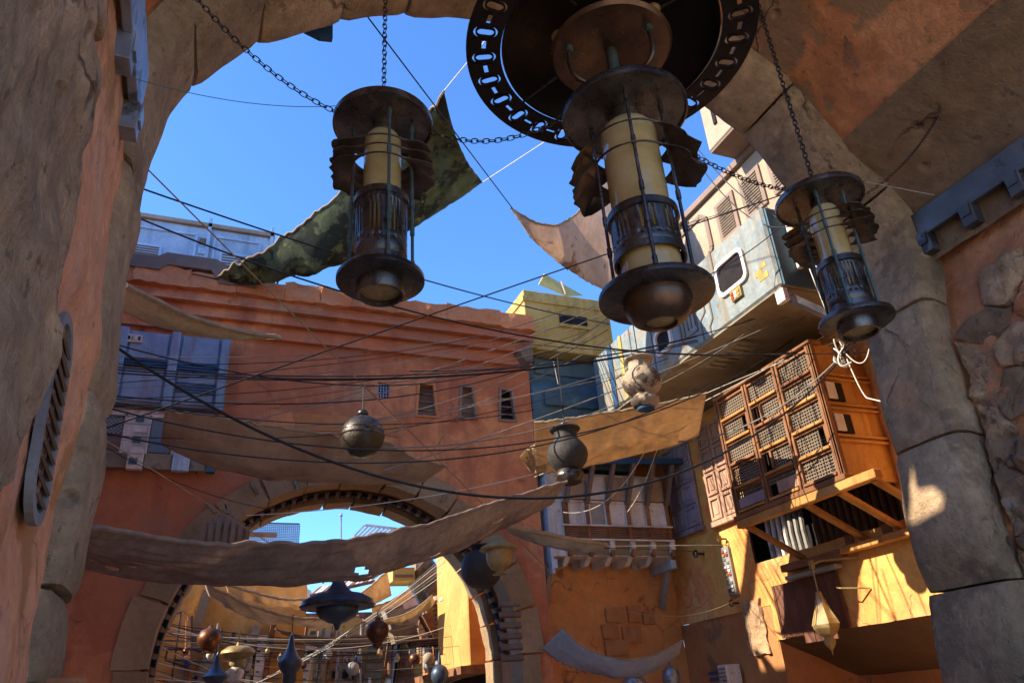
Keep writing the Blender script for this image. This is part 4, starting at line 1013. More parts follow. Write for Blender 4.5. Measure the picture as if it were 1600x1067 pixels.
groove([(8.6, 7.5), (8.6, 6.9), (8.95, 6.9), (8.95, 7.5), (8.6, 7.5)]); groove([(9.05, 7.9), (9.05, 6.8)]); groove([(9.9, 7.95), (9.9, 6.7)]); groove([(10.6, 7.95), (10.6, 6.7)]); groove([(10.6, 7.2), (11.5, 7.2)])
for y0 in (8.64, 8.74, 8.84): groove([(y0, 7.42), (y0, 7.0)], .016)
for i, (yy, zz, a_, c_) in enumerate(((6.96, 6.93, .10, .05), (7.04, 7.02, .08, .04), (6.93, 7.09, .07, .035))): B().box(XB-.006, XB-.002, yy-a_, yy+a_, zz-c_, zz+c_).o('yellow_mark', yellow_m, wb)
for y0, w_ in ((11.3, .16), (10.9, .10)): B().box(XB-.02, XB-.002, y0, y0+w_, 6.66, 7.95).o('stripe', navy_m if w_ > .12 else yellow_m, wb)
hb = B().box(7.35, 7.85, 8.2, 9.2, wz_0-.10, wz_0-.032).o('hatch', soffit_m, wb, bev=.01)
for i in range(6): B().box(7.42, 7.78, 8.28+.15*i, 8.36+.15*i, wz_0-.13, wz_0-.101).o('hatch_rib', soffit_m, hb)
for i in range(9):
    zz = wz_0+.25+.11*i; B().tube([(7.75, wy_0-.05, zz), (8.1, wy_0-.05, zz)], .03, 6).o('end_pipe', grey_p, wb)
ol = B().tube([(7.35, wy_0-.10, wz_0+.28), (7.35, wy_0-.10, wz_1-.14)], .045, 10).o('tube_cover', white_p, wb, True)
B().tube([(7.35, wy_0-.145, wz_0+.5), (7.35, wy_0-.145, wz_1-.32)], .03, 8).o('orange_tube', orange_l, ol, True)
for i in range(5): B().lathe([(.07, 0), (.09, .02), (.07, .04)], 10, (7.62, wy_0-.10, wz_0+.2+.2*i)).o('coil', darkmetal, wb)
br = thing('steel_brace', 'grey steel channel brace angling down under the white box', 'brace', (7.2, 6.8, 6.5))
B().beam((7.05, 6.74, 6.50), (8.75, 6.1, 5.3), .10, .10).o('channel', grey_steel, br); B().box(6.98, 7.06, 6.66, 6.82, 6.38, 6.57).o('end_plate', white_p, br)
bh = thing('beige_house', 'beige panelled upper storey with grilles above the white box', 'house', (8.6, 9, 8))
B().box(7.8, 10.5, 5.2, 11.6, 7.985, 9.70).o('shell', beige_m, bh, bev=.02)
B().box(7.72, 10.6, 5.1, 11.7, 9.70, 9.82).o('parapet', beige_d, bh)
def xgroove(pts, w_=.06):
    for a, c in zip(pts, pts[1:]): B().beam((7.79, *a), (7.79, *c), w_, .05, (1, 0, 0)).o('recess_line', beige_d, bh)
xgroove([(11.4, 9.5), (8.9, 9.5), (8.75, 9.35), (8.75, 8.75), (8.9, 8.6), (11.4, 8.6)], .09); xgroove([(5.3, 8.32), (11.5, 8.32)], .12)
for y0 in (7.95, 7.25, 6.55):
    f = B().box(7.76, 7.798, y0, y0+.52, 8.62, 9.40).o('grille', beige_d, bh)
    b = B()
    for q in range(12): b.box(7.742, 7.757, y0+.08, y0+.44, 8.70+.055*q, 8.725+.055*q)
    b.o('grille_bars', lattice_m, f)
for y0 in (8.2, 9.1, 10): B().box(7.70, 7.80, y0, y0+.12, 7.99, 8.2).o('bracket_block', beige_m, bh)
pb = thing('roof_pod', 'beige box pod with a brown underside cantilevered above the beige storey', 'overhang', (8, 7.5, 10))
q0 = PX(1108, 238, 7.2)
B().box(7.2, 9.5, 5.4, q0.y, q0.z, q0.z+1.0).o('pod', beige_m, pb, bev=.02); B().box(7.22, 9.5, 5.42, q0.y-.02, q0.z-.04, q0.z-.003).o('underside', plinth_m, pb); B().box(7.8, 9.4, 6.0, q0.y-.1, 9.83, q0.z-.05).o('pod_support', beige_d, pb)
B().box(7.17, 7.197, q0.y-.35, q0.y-.28, q0.z+.35, q0.z+.95).o('pod_slot', dark_in, pb)

# street lamp lantern on a wall arm
lm = PX(1285, 960, 8.35)
wl = thing('wall_lantern', 'small faceted brass lantern hanging from an arm on the yellow wall', 'lantern', lm)
a0 = PX(1268, 882, 8.35)
B().tube([(XW-.02, a0.y-.5, a0.z+.02), (8.45, a0.y-.1, a0.z+.04), a0], .018, 6).o('arm', lamp_y, wl); B().tube([(XW-.02, a0.y-.55, a0.z-.42), (8.5, a0.y-.3, a0.z-.38), (8.5, a0.y-.22, a0.z-.36), (XW-.02, a0.y-.1, a0.z-.36)], .012, 6).o('arm_brace', lamp_y, wl)
B().box(a0.x-.03, a0.x+.03, a0.y-.03, a0.y+.03, a0.z-.06, a0.z+.06).o('arm_end', lamp_y, wl)
B().tube([a0, a0-Vector((0, 0, .38))], .01, 5).o('hanger', rope_m, wl)
zt = a0.z-.38
b = B(); b.lathe([(.04, 0), (.05, -.06), (.06, -.10)], 6, (a0.x, a0.y, zt)); b.o('cap', lamp_y, wl)
b = B(); b.lathe([(.055, -.10), (.10, -.25), (.16, -.38), (.185, -.45)], 6, (a0.x, a0.y, zt)); b.o('shade', glass_l, wl)
b = B(); b.lathe([(.19, -.45), (.18, -.50), (.12, -.58), (.06, -.62)], 6, (a0.x, a0.y, zt)); b.o('base', lamp_y, wl)
b = B(); b.lathe([(.06, -.62), (.085, -.67), (.07, -.72), (.02, -.78), (.0, -.86)], 8, (a0.x, a0.y, zt)); b.o('finial', lamp_y, wl)
for k in range(6):
    c, s = math.cos(math.pi*k/3), math.sin(math.pi*k/3)
    B().tube([(a0.x+r*c, a0.y+r*s, zt+z) for r, z in ((.058, -.10), (.103, -.25), (.163, -.38), (.19, -.45))], .01, 5).o('rib', lamp_y, wl)
# utility boxes low on the wall
ac = thing('fan_unit', 'small white box unit with a round fan on the lower right wall', 'fan unit', PX(1130, 1060, 8.5))
p = PX(1130, 1052, 8.45); B().box(p.x-.0, p.x+.3, p.y-.10, p.y+.14, p.z-.22, p.z+.14).o('case', white_p, ac, bev=.01)
q = B().lathe([(.0, 0), (.05, .0), (.06, .012), (.065, 0)], 16).o('fan', dark_in, ac); q.matrix_local = Matrix.Translation(Vector((p.x+.15, p.y-.105, p.z+.0))-wloc(ac)) @ Matrix.Rotation(math.pi/2, 4, 'X')
for i in range(5): B().box(p.x-.02, p.x-.002, p.y-.08, p.y+.12, p.z-.18+.06*i, p.z-.15+.06*i).o('slat', grey_steel, ac)
for i in range(3): B().box(p.x+.02, p.x+.25, p.y+.15, p.y+.45, p.z-.2+.1*i, p.z-.14+.1*i).o('dark_slat', navy_m, ac)
rs = thing('red_sign', 'small red sign plate with faint white lettering under the yellow house', 'sign', PX(1243, 1050, XW+.45)); p = PX(1243, 1050, XW+.44)
B().box(p.x, p.x+.02, p.y-.12, p.y+.12, p.z-.06, p.z+.06).o('plate', red_m, rs)
for i in range(4): B().box(p.x-.006, p.x-.001, p.y-.08+.045*i, p.y-.05+.045*i, p.z-.015, p.z+.02).o('mark', white_m, rs)

# ------------------------------------------------------------------ left side of the street (out of sight behind the jamb; added to shade the gate and street)
lh = thing('left_shade_wall', 'unseen thin wall added to shade the right jamb, with openings cut to shape its sun patches', 'building', (-2.4, 7, 0))
def on_shade_wall(px, py, y, x=5.55):    # where the light that reaches a spot of the right jamb crosses the added shade wall
    p = PX(px, py, x); k = (p.x+2.0)/-SUN.x*-1; k = (-2.0-p.x)/SUN.x; q = p+SUN*k; return (q.y, q.z)
holes = [[on_shade_wall(*p, 0) for p in ((1383, 700), (1398, 730), (1440, 836), (1405, 846), (1390, 790))], [on_shade_wall(*p, 0) for p in ((1431, 728), (1450, 775), (1478, 772), (1500, 790), (1498, 812), (1455, 832), (1432, 838), (1440, 790))]]
plate([(4.62, 0), (6.6, 0), (6.6, 15.5), (4.62, 15.5)], holes, .06, lambda a, b_, c: (-2.0+c, a, b_)).o('wall', orange, lh)  # unseen wall added to block sun; its holes shape the jamb's sun patches
B().box(-6, -2.3, 9.6, 12.3, 0, 9.3).o('lower_house', orange_red, lh); B().box(-6, -2.3, 6.9, 9.58, 0, 5.4).o('lower_house', orange_red, lh)  # unseen houses, heights set to shade the sails and street

# ------------------------------------------------------------------ cloth sails
def P3(q): return PY(*q)
def sail(label, top, bot, m, nu=80, nv=18, bulge=.1, wr=.03, left=None, right=None, holes=(), hem=None, seed=0, ragged=0, parts=()):
    """cloth spanned between an upper and a lower edge; both edges are points at their own depth"""
    T = resample(catmull([P3(q) for q in top], 8), nu); Bt = resample(catmull([P3(q) for q in bot], 8), nu)
    Lf = resample(catmull([T[0]]+[P3(q) for q in (left or [])]+[Bt[0]], 8), nv)
    Rt = resample(catmull([T[-1]]+[P3(q) for q in (right or [])]+[Bt[-1]], 8), nv)
    def fn(u, v):
        i = int(round(u*nu)); j = int(round(v*nv))
        c = T[i]*(1-v)+Bt[i]*v+Lf[j]*(1-u)+Rt[j]*u-(T[0]*(1-u)*(1-v)+T[-1]*u*(1-v)+Bt[0]*(1-u)*v+Bt[-1]*u*v)
        e = math.sin(math.pi*v)*math.sin(math.pi*u)
        c = c-Vector((0, 0, bulge*e))
        s = Vector((u*9+seed, v*2.2, seed))
        w_ = noise.noise(s)*wr*1.4*min(1, e*2+.25)+noise.noise(Vector((u*34+seed, v*3, 1)))*wr*.45*max(0, 1-3*v)+noise.noise(Vector((u*15+v*9, v*9-u*6, seed)))*wr*.5*min(1, e*3)
        w_ += abs(noise.noise(Vector((u*9+v*6+seed, v*6-u*5, 2.5))))*wr*.6*min(1, e*4)+noise.noise(Vector((u*46+v*8+seed, v*12, 4)))*wr*.14
        c = c+Vector((0, -w_*.6, w_))
        if ragged and (v > .97): c = c+Vector((0, 0, ragged*noise.noise(Vector((u*60, 0, seed)))))
        return c
    sk = None
    if holes: sk = lambda u, v: any(((u-hu)/ru)**2+((v-hv-(u-hu)*.6)/rv_)**2 < 1 for hu, hv, ru, rv_ in holes)
    cen = (T[nu//2]+Bt[nu//2])/2
    t = thing('cloth_sail', label, 'shade sail', cen)
    B().grid(fn, nu, nv, sk).o('cloth', m, t, True, solid=.006, ang=80)
    if hem:
        B().tube([fn(i/nu, 0) for i in range(nu+1)], hem, 6).o('hem_rope', rope_m if m is not brown_c else m, t, True)
    for (u0, u1, v0, v1, pm) in parts:
        b = B(); b.grid(lambda a, c: fn(round((u0+(u1-u0)*a)*nu)/nu, round((v0+(v1-v0)*c)*nv)/nv)-Vector((0, .004, .012)), int((u1-u0)*nu), int((v1-v0)*nv)); b.o('patch', pm, t, True)
    return t
sail('dark green camouflage cloth sail twisting up behind the leftmost lantern', [(338, 434, 12.0), (380, 408, 11.6), (440, 374, 11.2), (520, 312, 10.4), (600, 244, 9.6), (660, 186, 8.8), (694, 142, 8.2)],
     [(346, 440, 12.2), (400, 440, 12.0), (470, 430, 11.6), (550, 408, 11.2), (630, 366, 10.8), (700, 322, 10.4), (754, 286, 10.0)], camo_m, 150, 30, .35, .15, right=[(703, 185, 8.6), (722, 236, 9.2)], hem=.02, seed=3)
sail('ragged mauve beige torn sail drawn to a point left of the largest lantern', [(798, 325, 8.6), (830, 345, 8.6), (870, 352, 8.8), (905, 330, 9.0), (930, 292, 9.2), (960, 270, 9.4)],
     [(800, 328, 8.6), (830, 372, 8.8), (870, 408, 9.2), (910, 436, 9.6), (952, 456, 10.0), (985, 470, 10.3)], torn_c, 70, 20, .22, .05, hem=.02, seed=9, ragged=.06)
sail('narrow cream sail with a grey rolled hem over the left cornice', [(196, 446, 9.4), (240, 468, 9.8), (300, 496, 10.4), (370, 516, 11.0), (437, 528, 11.7)],
     [(192, 486, 10.2), (240, 508, 10.6), (300, 522, 11.0), (370, 528, 11.4), (440, 530, 11.8)], cream_c, 70, 14, .10, .02, hem=.045, seed=5)
sail('wide brown beige sail sagging across the terracotta wall above the arch', [(258, 641, 9.6), (340, 652, 9.8), (440, 668, 10.0), (530, 682, 10.2), (600, 690, 10.4), (650, 716, 10.6), (698, 727, 10.8)],
     [(251, 694, 10.6), (320, 726, 10.8), (400, 745, 11.0), (480, 753, 11.2), (560, 756, 11.3), (620, 757, 11.3), (664, 752, 11.3)], beige_c, 110, 20, .22, .06, seed=12, hem=.018)
sail('long dark brown sail with torn slits crossing the whole street low down', [(120, 818, 5.6), (200, 832, 5.9), (300, 846, 6.2), (430, 851, 6.6), (560, 841, 7.0), (680, 815, 7.4), (790, 780, 7.8), (886, 752, 8.1)],
     [(118, 886, 6.4), (200, 903, 6.7), (300, 912, 7.0), (430, 913, 7.4), (560, 900, 7.8), (680, 872, 8.1), (790, 825, 8.4), (862, 788, 8.5)], brown_c, 200, 44, .16, .05, hem=.02, seed=21,
     holes=((.045, .60, .014, .03), (.075, .70, .016, .026), (.10, .52, .016, .024), (.135, .64, .014, .022), (.055, .83, .012, .03), (.03, .72, .010, .025), (.475, .42, .016, .028), (.50, .62, .018, .026), (.515, .70, .012, .024), (.49, .52, .012, .02), (.645, .48, .014, .026), (.665, .60, .010, .026), (.655, .7, .010, .02), (.81, .42, .014, .03)))
sail('bright sunlit tan sail stretched below the teal corner on the right', [(834, 660, 9.2), (880, 655, 9.0), (940, 646, 8.8), (1000, 636, 8.5), (1055, 626, 8.3), (1104, 614, 8.0)],
     [(838, 741, 10.6), (880, 736, 10.4), (940, 724, 10.2), (1000, 709, 9.9), (1050, 697, 9.6), (1092, 680, 9.3)], tan_c, 90, 18, .12, .04, hem=.018, seed=33, right=[(1098, 645, 8.6)])
sail('small loose tan corner flap at the left end of the bright tan sail', [(812, 714, 10.4), (825, 700, 10.2), (836, 694, 10.0)], [(830, 738, 10.9), (834, 740, 10.8), (838, 741, 10.6)], tan_c, 16, 8, .03, .02, seed=2)
sail('pale grey cloth slung low in front of the recessed orange house', [(880, 980, 11.6), (905, 1006, 11.6), (945, 1024, 11.5), (985, 1030, 11.3), (1030, 1020, 11.1), (1066, 1000, 10.9)],
     [(846, 1013, 12.2), (880, 1036, 12.2), (930, 1052, 12.1), (980, 1058, 12.0), (1025, 1046, 11.8), (1062, 1020, 11.6)], grey_c, 70, 16, .10, .03, hem=.012, seed=41, ragged=.05)
sail('narrow slate grey furled cloth pointing right below the white balcony', [(790, 822, 9.0), (840, 831, 9.2), (900, 843, 9.5), (948, 850, 9.8)], [(795, 832, 9.2), (840, 850, 9.4), (900, 862, 9.7), (944, 860, 9.9)], grey_p, 50, 10, .05, .03, hem=.03, seed=44)
sail('brown cloth swag hanging beyond the arch on the left', [(318, 908, 15.2), (360, 932, 15.4), (420, 955, 15.7), (480, 966, 16.0), (560, 962, 16.4)],
     [(326, 930, 16.2), (370, 956, 16.4), (430, 972, 16.7), (490, 977, 17.0), (570, 974, 17.4)], beige_c, 70, 12, .1, .06, seed=51, hem=.03)
sail('orange tan swag higher up beyond the arch behind the brown swag', [(352, 912, 17.5), (400, 926, 17.8), (450, 936, 18.0), (510, 936, 18.4)], [(356, 926, 18.5), (400, 940, 18.6), (450, 947, 18.8), (510, 948, 19)], tan_c, 50, 10, .1, .06, seed=53, hem=.03)
sail('sunlit orange sail beyond the arch left of the gold wall', [(535, 938, 17.5), (570, 922, 17.3), (605, 892, 17.0)], [(545, 946, 18.4), (580, 945, 18.2), (612, 930, 18.0)], tan_c, 40, 12, .15, .06, seed=55, hem=.02)
sail('long folded orange awning edge beyond the arch below the sunlit sail', [(580, 948, 16.5), (610, 938, 16.4), (640, 920, 16.2)], [(582, 960, 17), (612, 950, 16.9), (642, 934, 16.7)], tan_c, 30, 8, .05, .03, seed=57, hem=.02)

# ------------------------------------------------------------------ wires
def wire(label, a, c, mid=None, r=.010, m=wire_m, group=None, n=48, name='cable', cat='cable', sag=None):
    A = PY(*a); C = PY(*c)
    def crv(s): return [A.lerp(C, i/n)-Vector((0, 0, 4*s*(i/n)*(1-i/n))) for i in range(n+1)]
    s = sag or 0
    if mid:
        lo, hi = -2.0, 6.0
        for _ in range(28):
            s = (lo+hi)/2; pr = [proj(p) for p in crv(s)]
            j = min(range(len(pr)), key=lambda k: abs(pr[k][0]-mid[0]))
            if pr[j][1] < mid[1]: lo = s
            else: hi = s
    P_ = crv(s)
    r = r*.85
    if a[0] < 262 and a[2] > 5: P_ = [P_[0]+(P_[0]-P_[2]).normalized()*1.6]+P_
    if 1195 < c[0] and c[2] > 5 and 'knot' not in label: P_ = P_+[P_[-1]+(P_[-1]-P_[-3]).normalized()*1.7]
    o = B().tube(P_, r, 6).o(name, m, None, True)
    return tag(o, label, cat, group)
wire('thickest black cable swooping from the left jamb down to the right jamb', (186, 545, 7.0), (1325, 548, 6.6), (900, 774), .0165)
wire('thick black cable from the left jamb passing behind the leftmost lantern', (228, 297, 7.5), (952, 506, 12.28), (665, 438), .014)
wire('thick black cable running from the roof container level to the right jamb', (222, 343, 8.0), (1300, 545, 7.5), (700, 500), .0135)
wire('straight rope slanting down from the left arch edge past the metal globe', (244, 278, 6.5), (872, 905, 11.5), None, .010, rope_m, name='rope', cat='rope')
wire('straight thin rope from the arch crown down to the torn sail', (548, -8, 4.8), (801, 326, 8.6), None, .009, wire_m, name='rope', cat='rope')
wire('pale guy rope from the camouflage sail corner towards the pierced ring', (754, 285, 10.0), (900, 190, 8.0), None, .010, wire_w, name='rope', cat='rope')
wire('short pale guy rope from the top tip of the camouflage sail', (694, 142, 8.2), (760, 62, 6.5), None, .010, wire_w, name='rope', cat='rope')
wire('dark tie rope from the camouflage sail to the container plinth', (343, 437, 12.0), (300, 428, 12.0), None, .014, wire_m, name='rope', cat='rope')
wire('thin teal wire from the left wall hook to the leftmost lantern', (150, 104, 3.2), (548, 164, 3.9), (320, 150), .0028, patina)
wire('string of cable carrying the metal globe over the street', (188, 540, 8.0), (956, 492, 12.28), (560, 602), .010)
for i, (y0, my, y1) in enumerate(((574, 588, 497), (578, 592, 503), (583, 594, 508))):
    wire('%s cable of the tight dark bundle of three crossing the street at mid height' % ('topmost', 'middle', 'lowest')[i], (186, y0, 8.2), (1215, y1-10, 8.8), (515, my), .0095, group='bundle of three cables')
L_ = [('black cable sagging just under the tight bundle of three', (184, 619, 8.2), (950, 515, 12.28), (500, 630), .010, wire_m),
      ('rising cable that crosses the blue panel bay and climbs to the torn sail', (205, 655, 8.0), (1290, 282, 6.0), (414, 582), .010, wire_m),
      ('black cable sagging across the upper edge of the wide brown beige sail', (180, 640, 7.6), (1270, 505, 8.0), (570, 702), .010, wire_m),
      ('lowest black cable over the wide brown beige sail, ending at the tan sail', (162, 676, 7.6), (1105, 600, 8.2), (440, 717), .010, wire_m),
      ('nearly level thin cable between the lattice windows and the tan sail', (184, 629, 9.0), (835, 640, 10.5), (500, 662), .008, wire_m),
      ('cable from above the ball float up to the yellow box', (380, 660, 9.5), (955, 470, 12.28), (600, 600), .009, wire_g),
      ('grey cable climbing from the small grille window to the yellow box', (480, 640, 10), (950, 485, 12.28), (740, 573), .009, wire_g),
      ('grey cable climbing past the first shuttered window to the teal corner', (520, 668, 10), (952, 502, 12.28), (745, 610), .009, wire_g),
      ('grey cable climbing past the middle shuttered window', (560, 690, 10), (950, 530, 12.28), (770, 620), .009, wire_g),
      ('pale cable sweeping below the shuttered windows to the white box', (590, 699, 9.5), (1230, 470, 7.6), (908, 650), .010, wire_g),
      ('pale cable from the tan sail up to the steel brace', (600, 735, 9.5), (1290, 470, 7.2), (960, 612), .010, wire_g),
      ('black cable running in front of the teal corner to the white box', (640, 580, 9.5), (1280, 462, 7.2), (960, 553), .010, wire_m),
      ('level dark cable from the teal corner along the white box underside', (800, 535, 10.0), (1300, 552, 7.0), (1050, 552), .009, wire_m),
      ('thin pale cable from the balcony up to the lattice bay corner', (835, 745, 10.5), (1262, 540, 7.5), (1030, 660), .007, wire_w),
      ('thin pale cable doubling the one to the lattice bay corner', (860, 735, 10.3), (1268, 548, 7.4), (1050, 640), .006, wire_w),
      ('thin pale line from the arch keystone to the balcony bracket', (385, 805, 11.8), (905, 720, 11.8), (640, 780), .007, wire_w),
      ('thin slack line from the lattice windows to the arch lamp', (150, 690, 10.5), (420, 795, 11.9), (330, 772), .006, wire_m),
      ('thin line slanting across the arch left of the toothed trim', (140, 672, 9.0), (560, 935, 12.0), None, .008, rope_m),
      ('sagging line from the arch jamb to the eyebolt under the control panel', (800, 850, 11.5), (1156, 933, 11.0), (980, 955), .006, rope_m),
      ('pale line from the slate furled cloth to the eyebolt over the control panel', (945, 853, 9.8), (1140, 851, 10.8), (1050, 852), .007, wire_w),
      ('dark line from the slate furled cloth to the eyebolt on the shaded wall', (945, 856, 9.8), (1096, 862, 12.2), (1020, 858), .006, wire_m),
      ('pale hanging loop in front of the white balcony, left one of two', (880, 800, 10.5), (1030, 655, 9.5), .45, .007, wire_w),
      ('pale hanging loop in front of the white balcony, right one of two', (980, 800, 10.5), (1040, 655, 9.4), .15, .007, wire_w),
      ('black power line at top right from the beige storey towards the right lantern', (1070, 205, 8.0), (1235, 345, 6.4), (1140, 290), .010, wire_m),
      ('second black power line at top right just under the first', (1062, 212, 8.0), (1225, 355, 6.4), (1130, 305), .010, wire_m),
      ('thin double line across the beige storey to the right lantern', (1060, 352, 8.2), (1245, 296, 6.6), (1140, 330), .007, wire_m),
      ('dark line crossing the white box window face', (1085, 440, 7.2), (1230, 345, 6.4), (1160, 400), .008, wire_m),
      ('white cable hanging from the white box end down to the cable knot, outer one', (1265, 420, 6.3), (1318, 545, 6.3), .15, .010, wire_w),
      ('white cable hanging from the white box end down to the cable knot, inner one', (1275, 415, 6.3), (1322, 548, 6.3), -.03, .010, wire_w),
      ('white cable draping along the side of the lattice bay', (1318, 548, 6.2), (1356, 622, 6.0), .16, .009, wire_w),
      ('white cable looping from the knot to the dark right jamb', (1312, 540, 6.2), (1358, 545, 5.9), .22, .008, wire_w),
      ('grey cable from the cable knot down over the lattice front', (1318, 552, 6.4), (1060, 690, 9.0), (1210, 640), .013, wire_g),
      ('thin drop wire in front of the tan sail, left of the pale urn', (865, 565, 9.3), (872, 600, 9.3), None, .005, wire_w),
      ('thin slack wire from the right lantern over the stone strip', (1352, 284, 3.2), (1460, 305, 2.9), None, .002, wire_w)]
for lab, a, c, mid, r, m in L_:
    if isinstance(mid, float): wire(lab, a, c, None, r, m, sag=mid)
    else: wire(lab, a, c, mid, r, m)
kn = thing('cable_knot', 'tangled knot of white and grey cables where the wires meet the right jamb', 'cables', PY(1320, 550, 6.2))
for k in range(9):
    rk = random.Random(k); c = PY(1318, 550, 6.2); b = B(); P = [c+Vector((rk.uniform(-.12, .12), rk.uniform(-.1, .1), rk.uniform(-.22, .18))) for _ in range(4)]
    b.tube(catmull(P, 6), .010, 5); b.o('strand', wire_w if k % 2 else wire_m, kn, True)

# ------------------------------------------------------------------ hanging vessels
def hang(label, name, cat, px, py, Y, prof, m, n=28, cord=None, parts=(), group=None, cm=None, cr=.008):
    """prof: (radius, height) in photo pixels about the given centre; cord: photo y of its upper end"""
    c = PY(px, py, Y); k = mpp(c); t = thing(name, label, cat, c, group)
    def lt(pr, nm, mm, par, nn=n):
        b = B(); b.lathe([(r*k, z*k) for r, z in pr], nn, c); return b.o(nm, mm, par, True, ang=50)
    bd = lt(prof, 'body', m, t)
    for nm, pr, mm, nn in parts: lt(pr, nm, mm, t, nn)
    zt = max(z for r, z in prof)
    if cord: 
        q = PY(px, cord, Y); B().tube([c+Vector((0, 0, zt*k-.01)), Vector((c.x, c.y, q.z))], cr, 5).o('cord', cm or wire_m, t)
    return t
def ball(r, n=14, z0=-1, z1=1): return [(r*math.sqrt(max(0, 1-(z0+(z1-z0)*i/n)**2)), r*(z0+(z1-z0)*i/n)) for i in range(n, -1, -1)]
hang('weathered metal globe hanging before the terracotta wall', 'hanging_globe', 'globe', 566, 682, 8.6, [(0, 40)]+[(5, 40), (7, 34)]+ball(34)[1:], ball_m, cord=604, parts=(('neck_ring', [(8, 36), (9, 38), (8, 42), (4, 44)], darkmetal, 16), ('seam', [(34.2, 1.5), (35, 0), (34.2, -1.5)], darkmetal, 40), ('seam', [(33.0, 10), (33.6, 8.5), (33.4, 7)], darkmetal, 40)))
ur = [(0, 40), (24, 46), (26, 50), (24, 53), (20, 48), (19, 36), (20, 26), (27, 16), (33, 2), (34, -10), (31, -24), (24, -36), (18, -42), (20, -46), (24, -52), (24, -60), (20, -68), (14, -72), (0, -72)]
hang('dark clay urn with a fluted rim hanging right of the arch', 'hanging_urn', 'urn', 886, 705, 8.4, [(r*.95, z*.72) for r, z in ur], clay, cord=560, parts=(('cap', [(0, 46), (6, 46), (8, 38), (10, 34)], darkmetal, 12), ('base_cup', [(18, -31), (23.5, -38), (23.4, -44), (18, -50)], darkmetal, 24)))
u2 = hang('pale sunlit clay urn with flaked dark paint and a blue base', 'hanging_urn', 'urn', 1003, 596, 7.8, [(r*.92, z*.66+4) for r, z in ur], clay_l, cord=490, parts=(('cap', [(0, 48), (5, 48), (7, 40), (10, 36)], darkmetal, 12), ('blue_base', [(14, -44), (13, -47), (10, -46), (0, -45)], navy_m, 20)))
for k in range(14):   # scalloped rims
    pass
hang('big dark round vessel hanging in the arch by the louvre', 'hanging_vessel', 'vessel', 752, 888, 11.6, [(0, 34), (10, 34), (12, 30)]+ball(32)[2:], clay, cord=848, parts=(('rim', [(12, 32), (18, 36), (20, 34), (14, 29)], darkmetal, 20),))
hang('brass bell shaped lamp hanging in front of the round dark vessel', 'bell_lamp', 'lamp', 779, 862, 10.2, [(0, 24), (10, 24), (14, 20), (16, 14), (27, 8), (30, 4), (28, 2), (20, 2), (20, -8), (18, -18), (13, -25), (7, -28), (6, -32), (12, -34), (0, -35)], lamp_y, cord=836, parts=(('glass', [(19, 1), (19.5, -6), (17.5, -17), (13, -24)], glass_l, 24),))
c = PY(352, 826, 11.8); k = mpp(c)
t = thing('stepped_lamp', 'stepped dark metal pagoda lamp hanging at the left springing of the arch', 'lamp', c)
for w_, z0, z1 in ((6, 22, 30), (12, 12, 20), (20, 4, 12), (28, -10, 4), (34, -32, -10)): B().box(c.x-w_*k, c.x+w_*k, c.y-w_*k, c.y+w_*k, c.z+z0*k, c.z+z1*k).o('tier', beige_d, t, bev=.01)
for i in range(7):
    xx = c.x+(-32+10.6*i)*k; B().box(xx-.03, xx+.03, c.y-38*k, c.y-34.2*k, c.z-32*k, c.z+(-4 if abs(i-3) > 1 else 6)*k).o('vertical_fin', beige_d, t)
B().tube([c+Vector((0, 0, 29*k)), PY(352, 788, 11.8)], .012, 5).o('cord', wire_m, t)
hang('wide blue grey saucer lamp with a pointed base under the long brown sail', 'saucer_lamp', 'lamp', 528, 940, 11.2, [(0, 40), (9, 40), (9, 30), (14, 22), (22, 14), (40, 10), (54, 2), (58, -6), (56, -9), (44, -9), (32, -9), (33, -14), (28, -22), (14, -30), (6, -32), (3, -40), (0, -42)], steel_b, n=44, cord=905, parts=(('slotted_band', [(55, -1), (58.6, -6), (56.6, -8)], darkmetal, 44), ('lit_grille', [(31.5, -9), (31.5, -13)], lamp_y, 30)))
hang('polished copper onion pendant right of the saucer lamp', 'pendant', 'pendant', 590, 985, 12.0, [(0, 20), (4, 20), (5, 15), (10, 14), (16, 9), (18, 0), (16, -8), (11, -14), (8, -18), (9, -22), (5, -25), (0, -26)], copper, cord=955)
hang('dark copper jug hanging beyond the arch on the left', 'pendant', 'pendant', 328, 997, 14.8, [(0, 18), (3, 18), (5, 15), (14, 12), (19, 2), (18, -7), (12, -14), (8, -18), (12, -21), (0, -22)], copper, cord=968)
hang('flat tan saucer pendant beyond the arch beside the copper jug', 'pendant', 'pendant', 372, 1018, 14.4, [(0, 14), (2, 14), (4, 9), (16, 8), (25, 2), (26, -2), (20, -8), (10, -10), (12, -16), (10, -20), (0, -22)], lamp_y, cord=985)
hang('blue grey spire pendant at the bottom edge left of the saucer pendant', 'pendant', 'pendant', 338, 1045, 14.0, [(0, 26), (3, 20), (6, 8), (12, -4), (20, -10), (18, -14), (10, -22), (0, -24)], steel_b, n=8, cord=1005)
hang('tall grey blue bell pendant beyond the arch in the middle', 'pendant', 'pendant', 454, 1026, 13.8, [(0, 36), (3, 30), (6, 14), (12, 2), (19, -6), (18, -12), (14, -19), (10, -24), (11, -34), (6, -40), (0, -42)], steel_b, n=8, cord=960)
hang('small white and grey bowl pendant under the tan saucer pendant', 'pendant', 'pendant', 366, 1052, 14.6, [(0, 12), (4, 10), (14, 4), (15, 0), (10, -10), (0, -12)], white_p, cord=1030)
hang('small red brown ball pendant right of the copper onion', 'pendant', 'pendant', 648, 1029, 14.5, ball(9), copper, cord=1010)
hang('small pale pink ball pendant, rightmost of the low pendants', 'pendant', 'pendant', 670, 1028, 14.8, ball(9), beige_m, cord=1008)
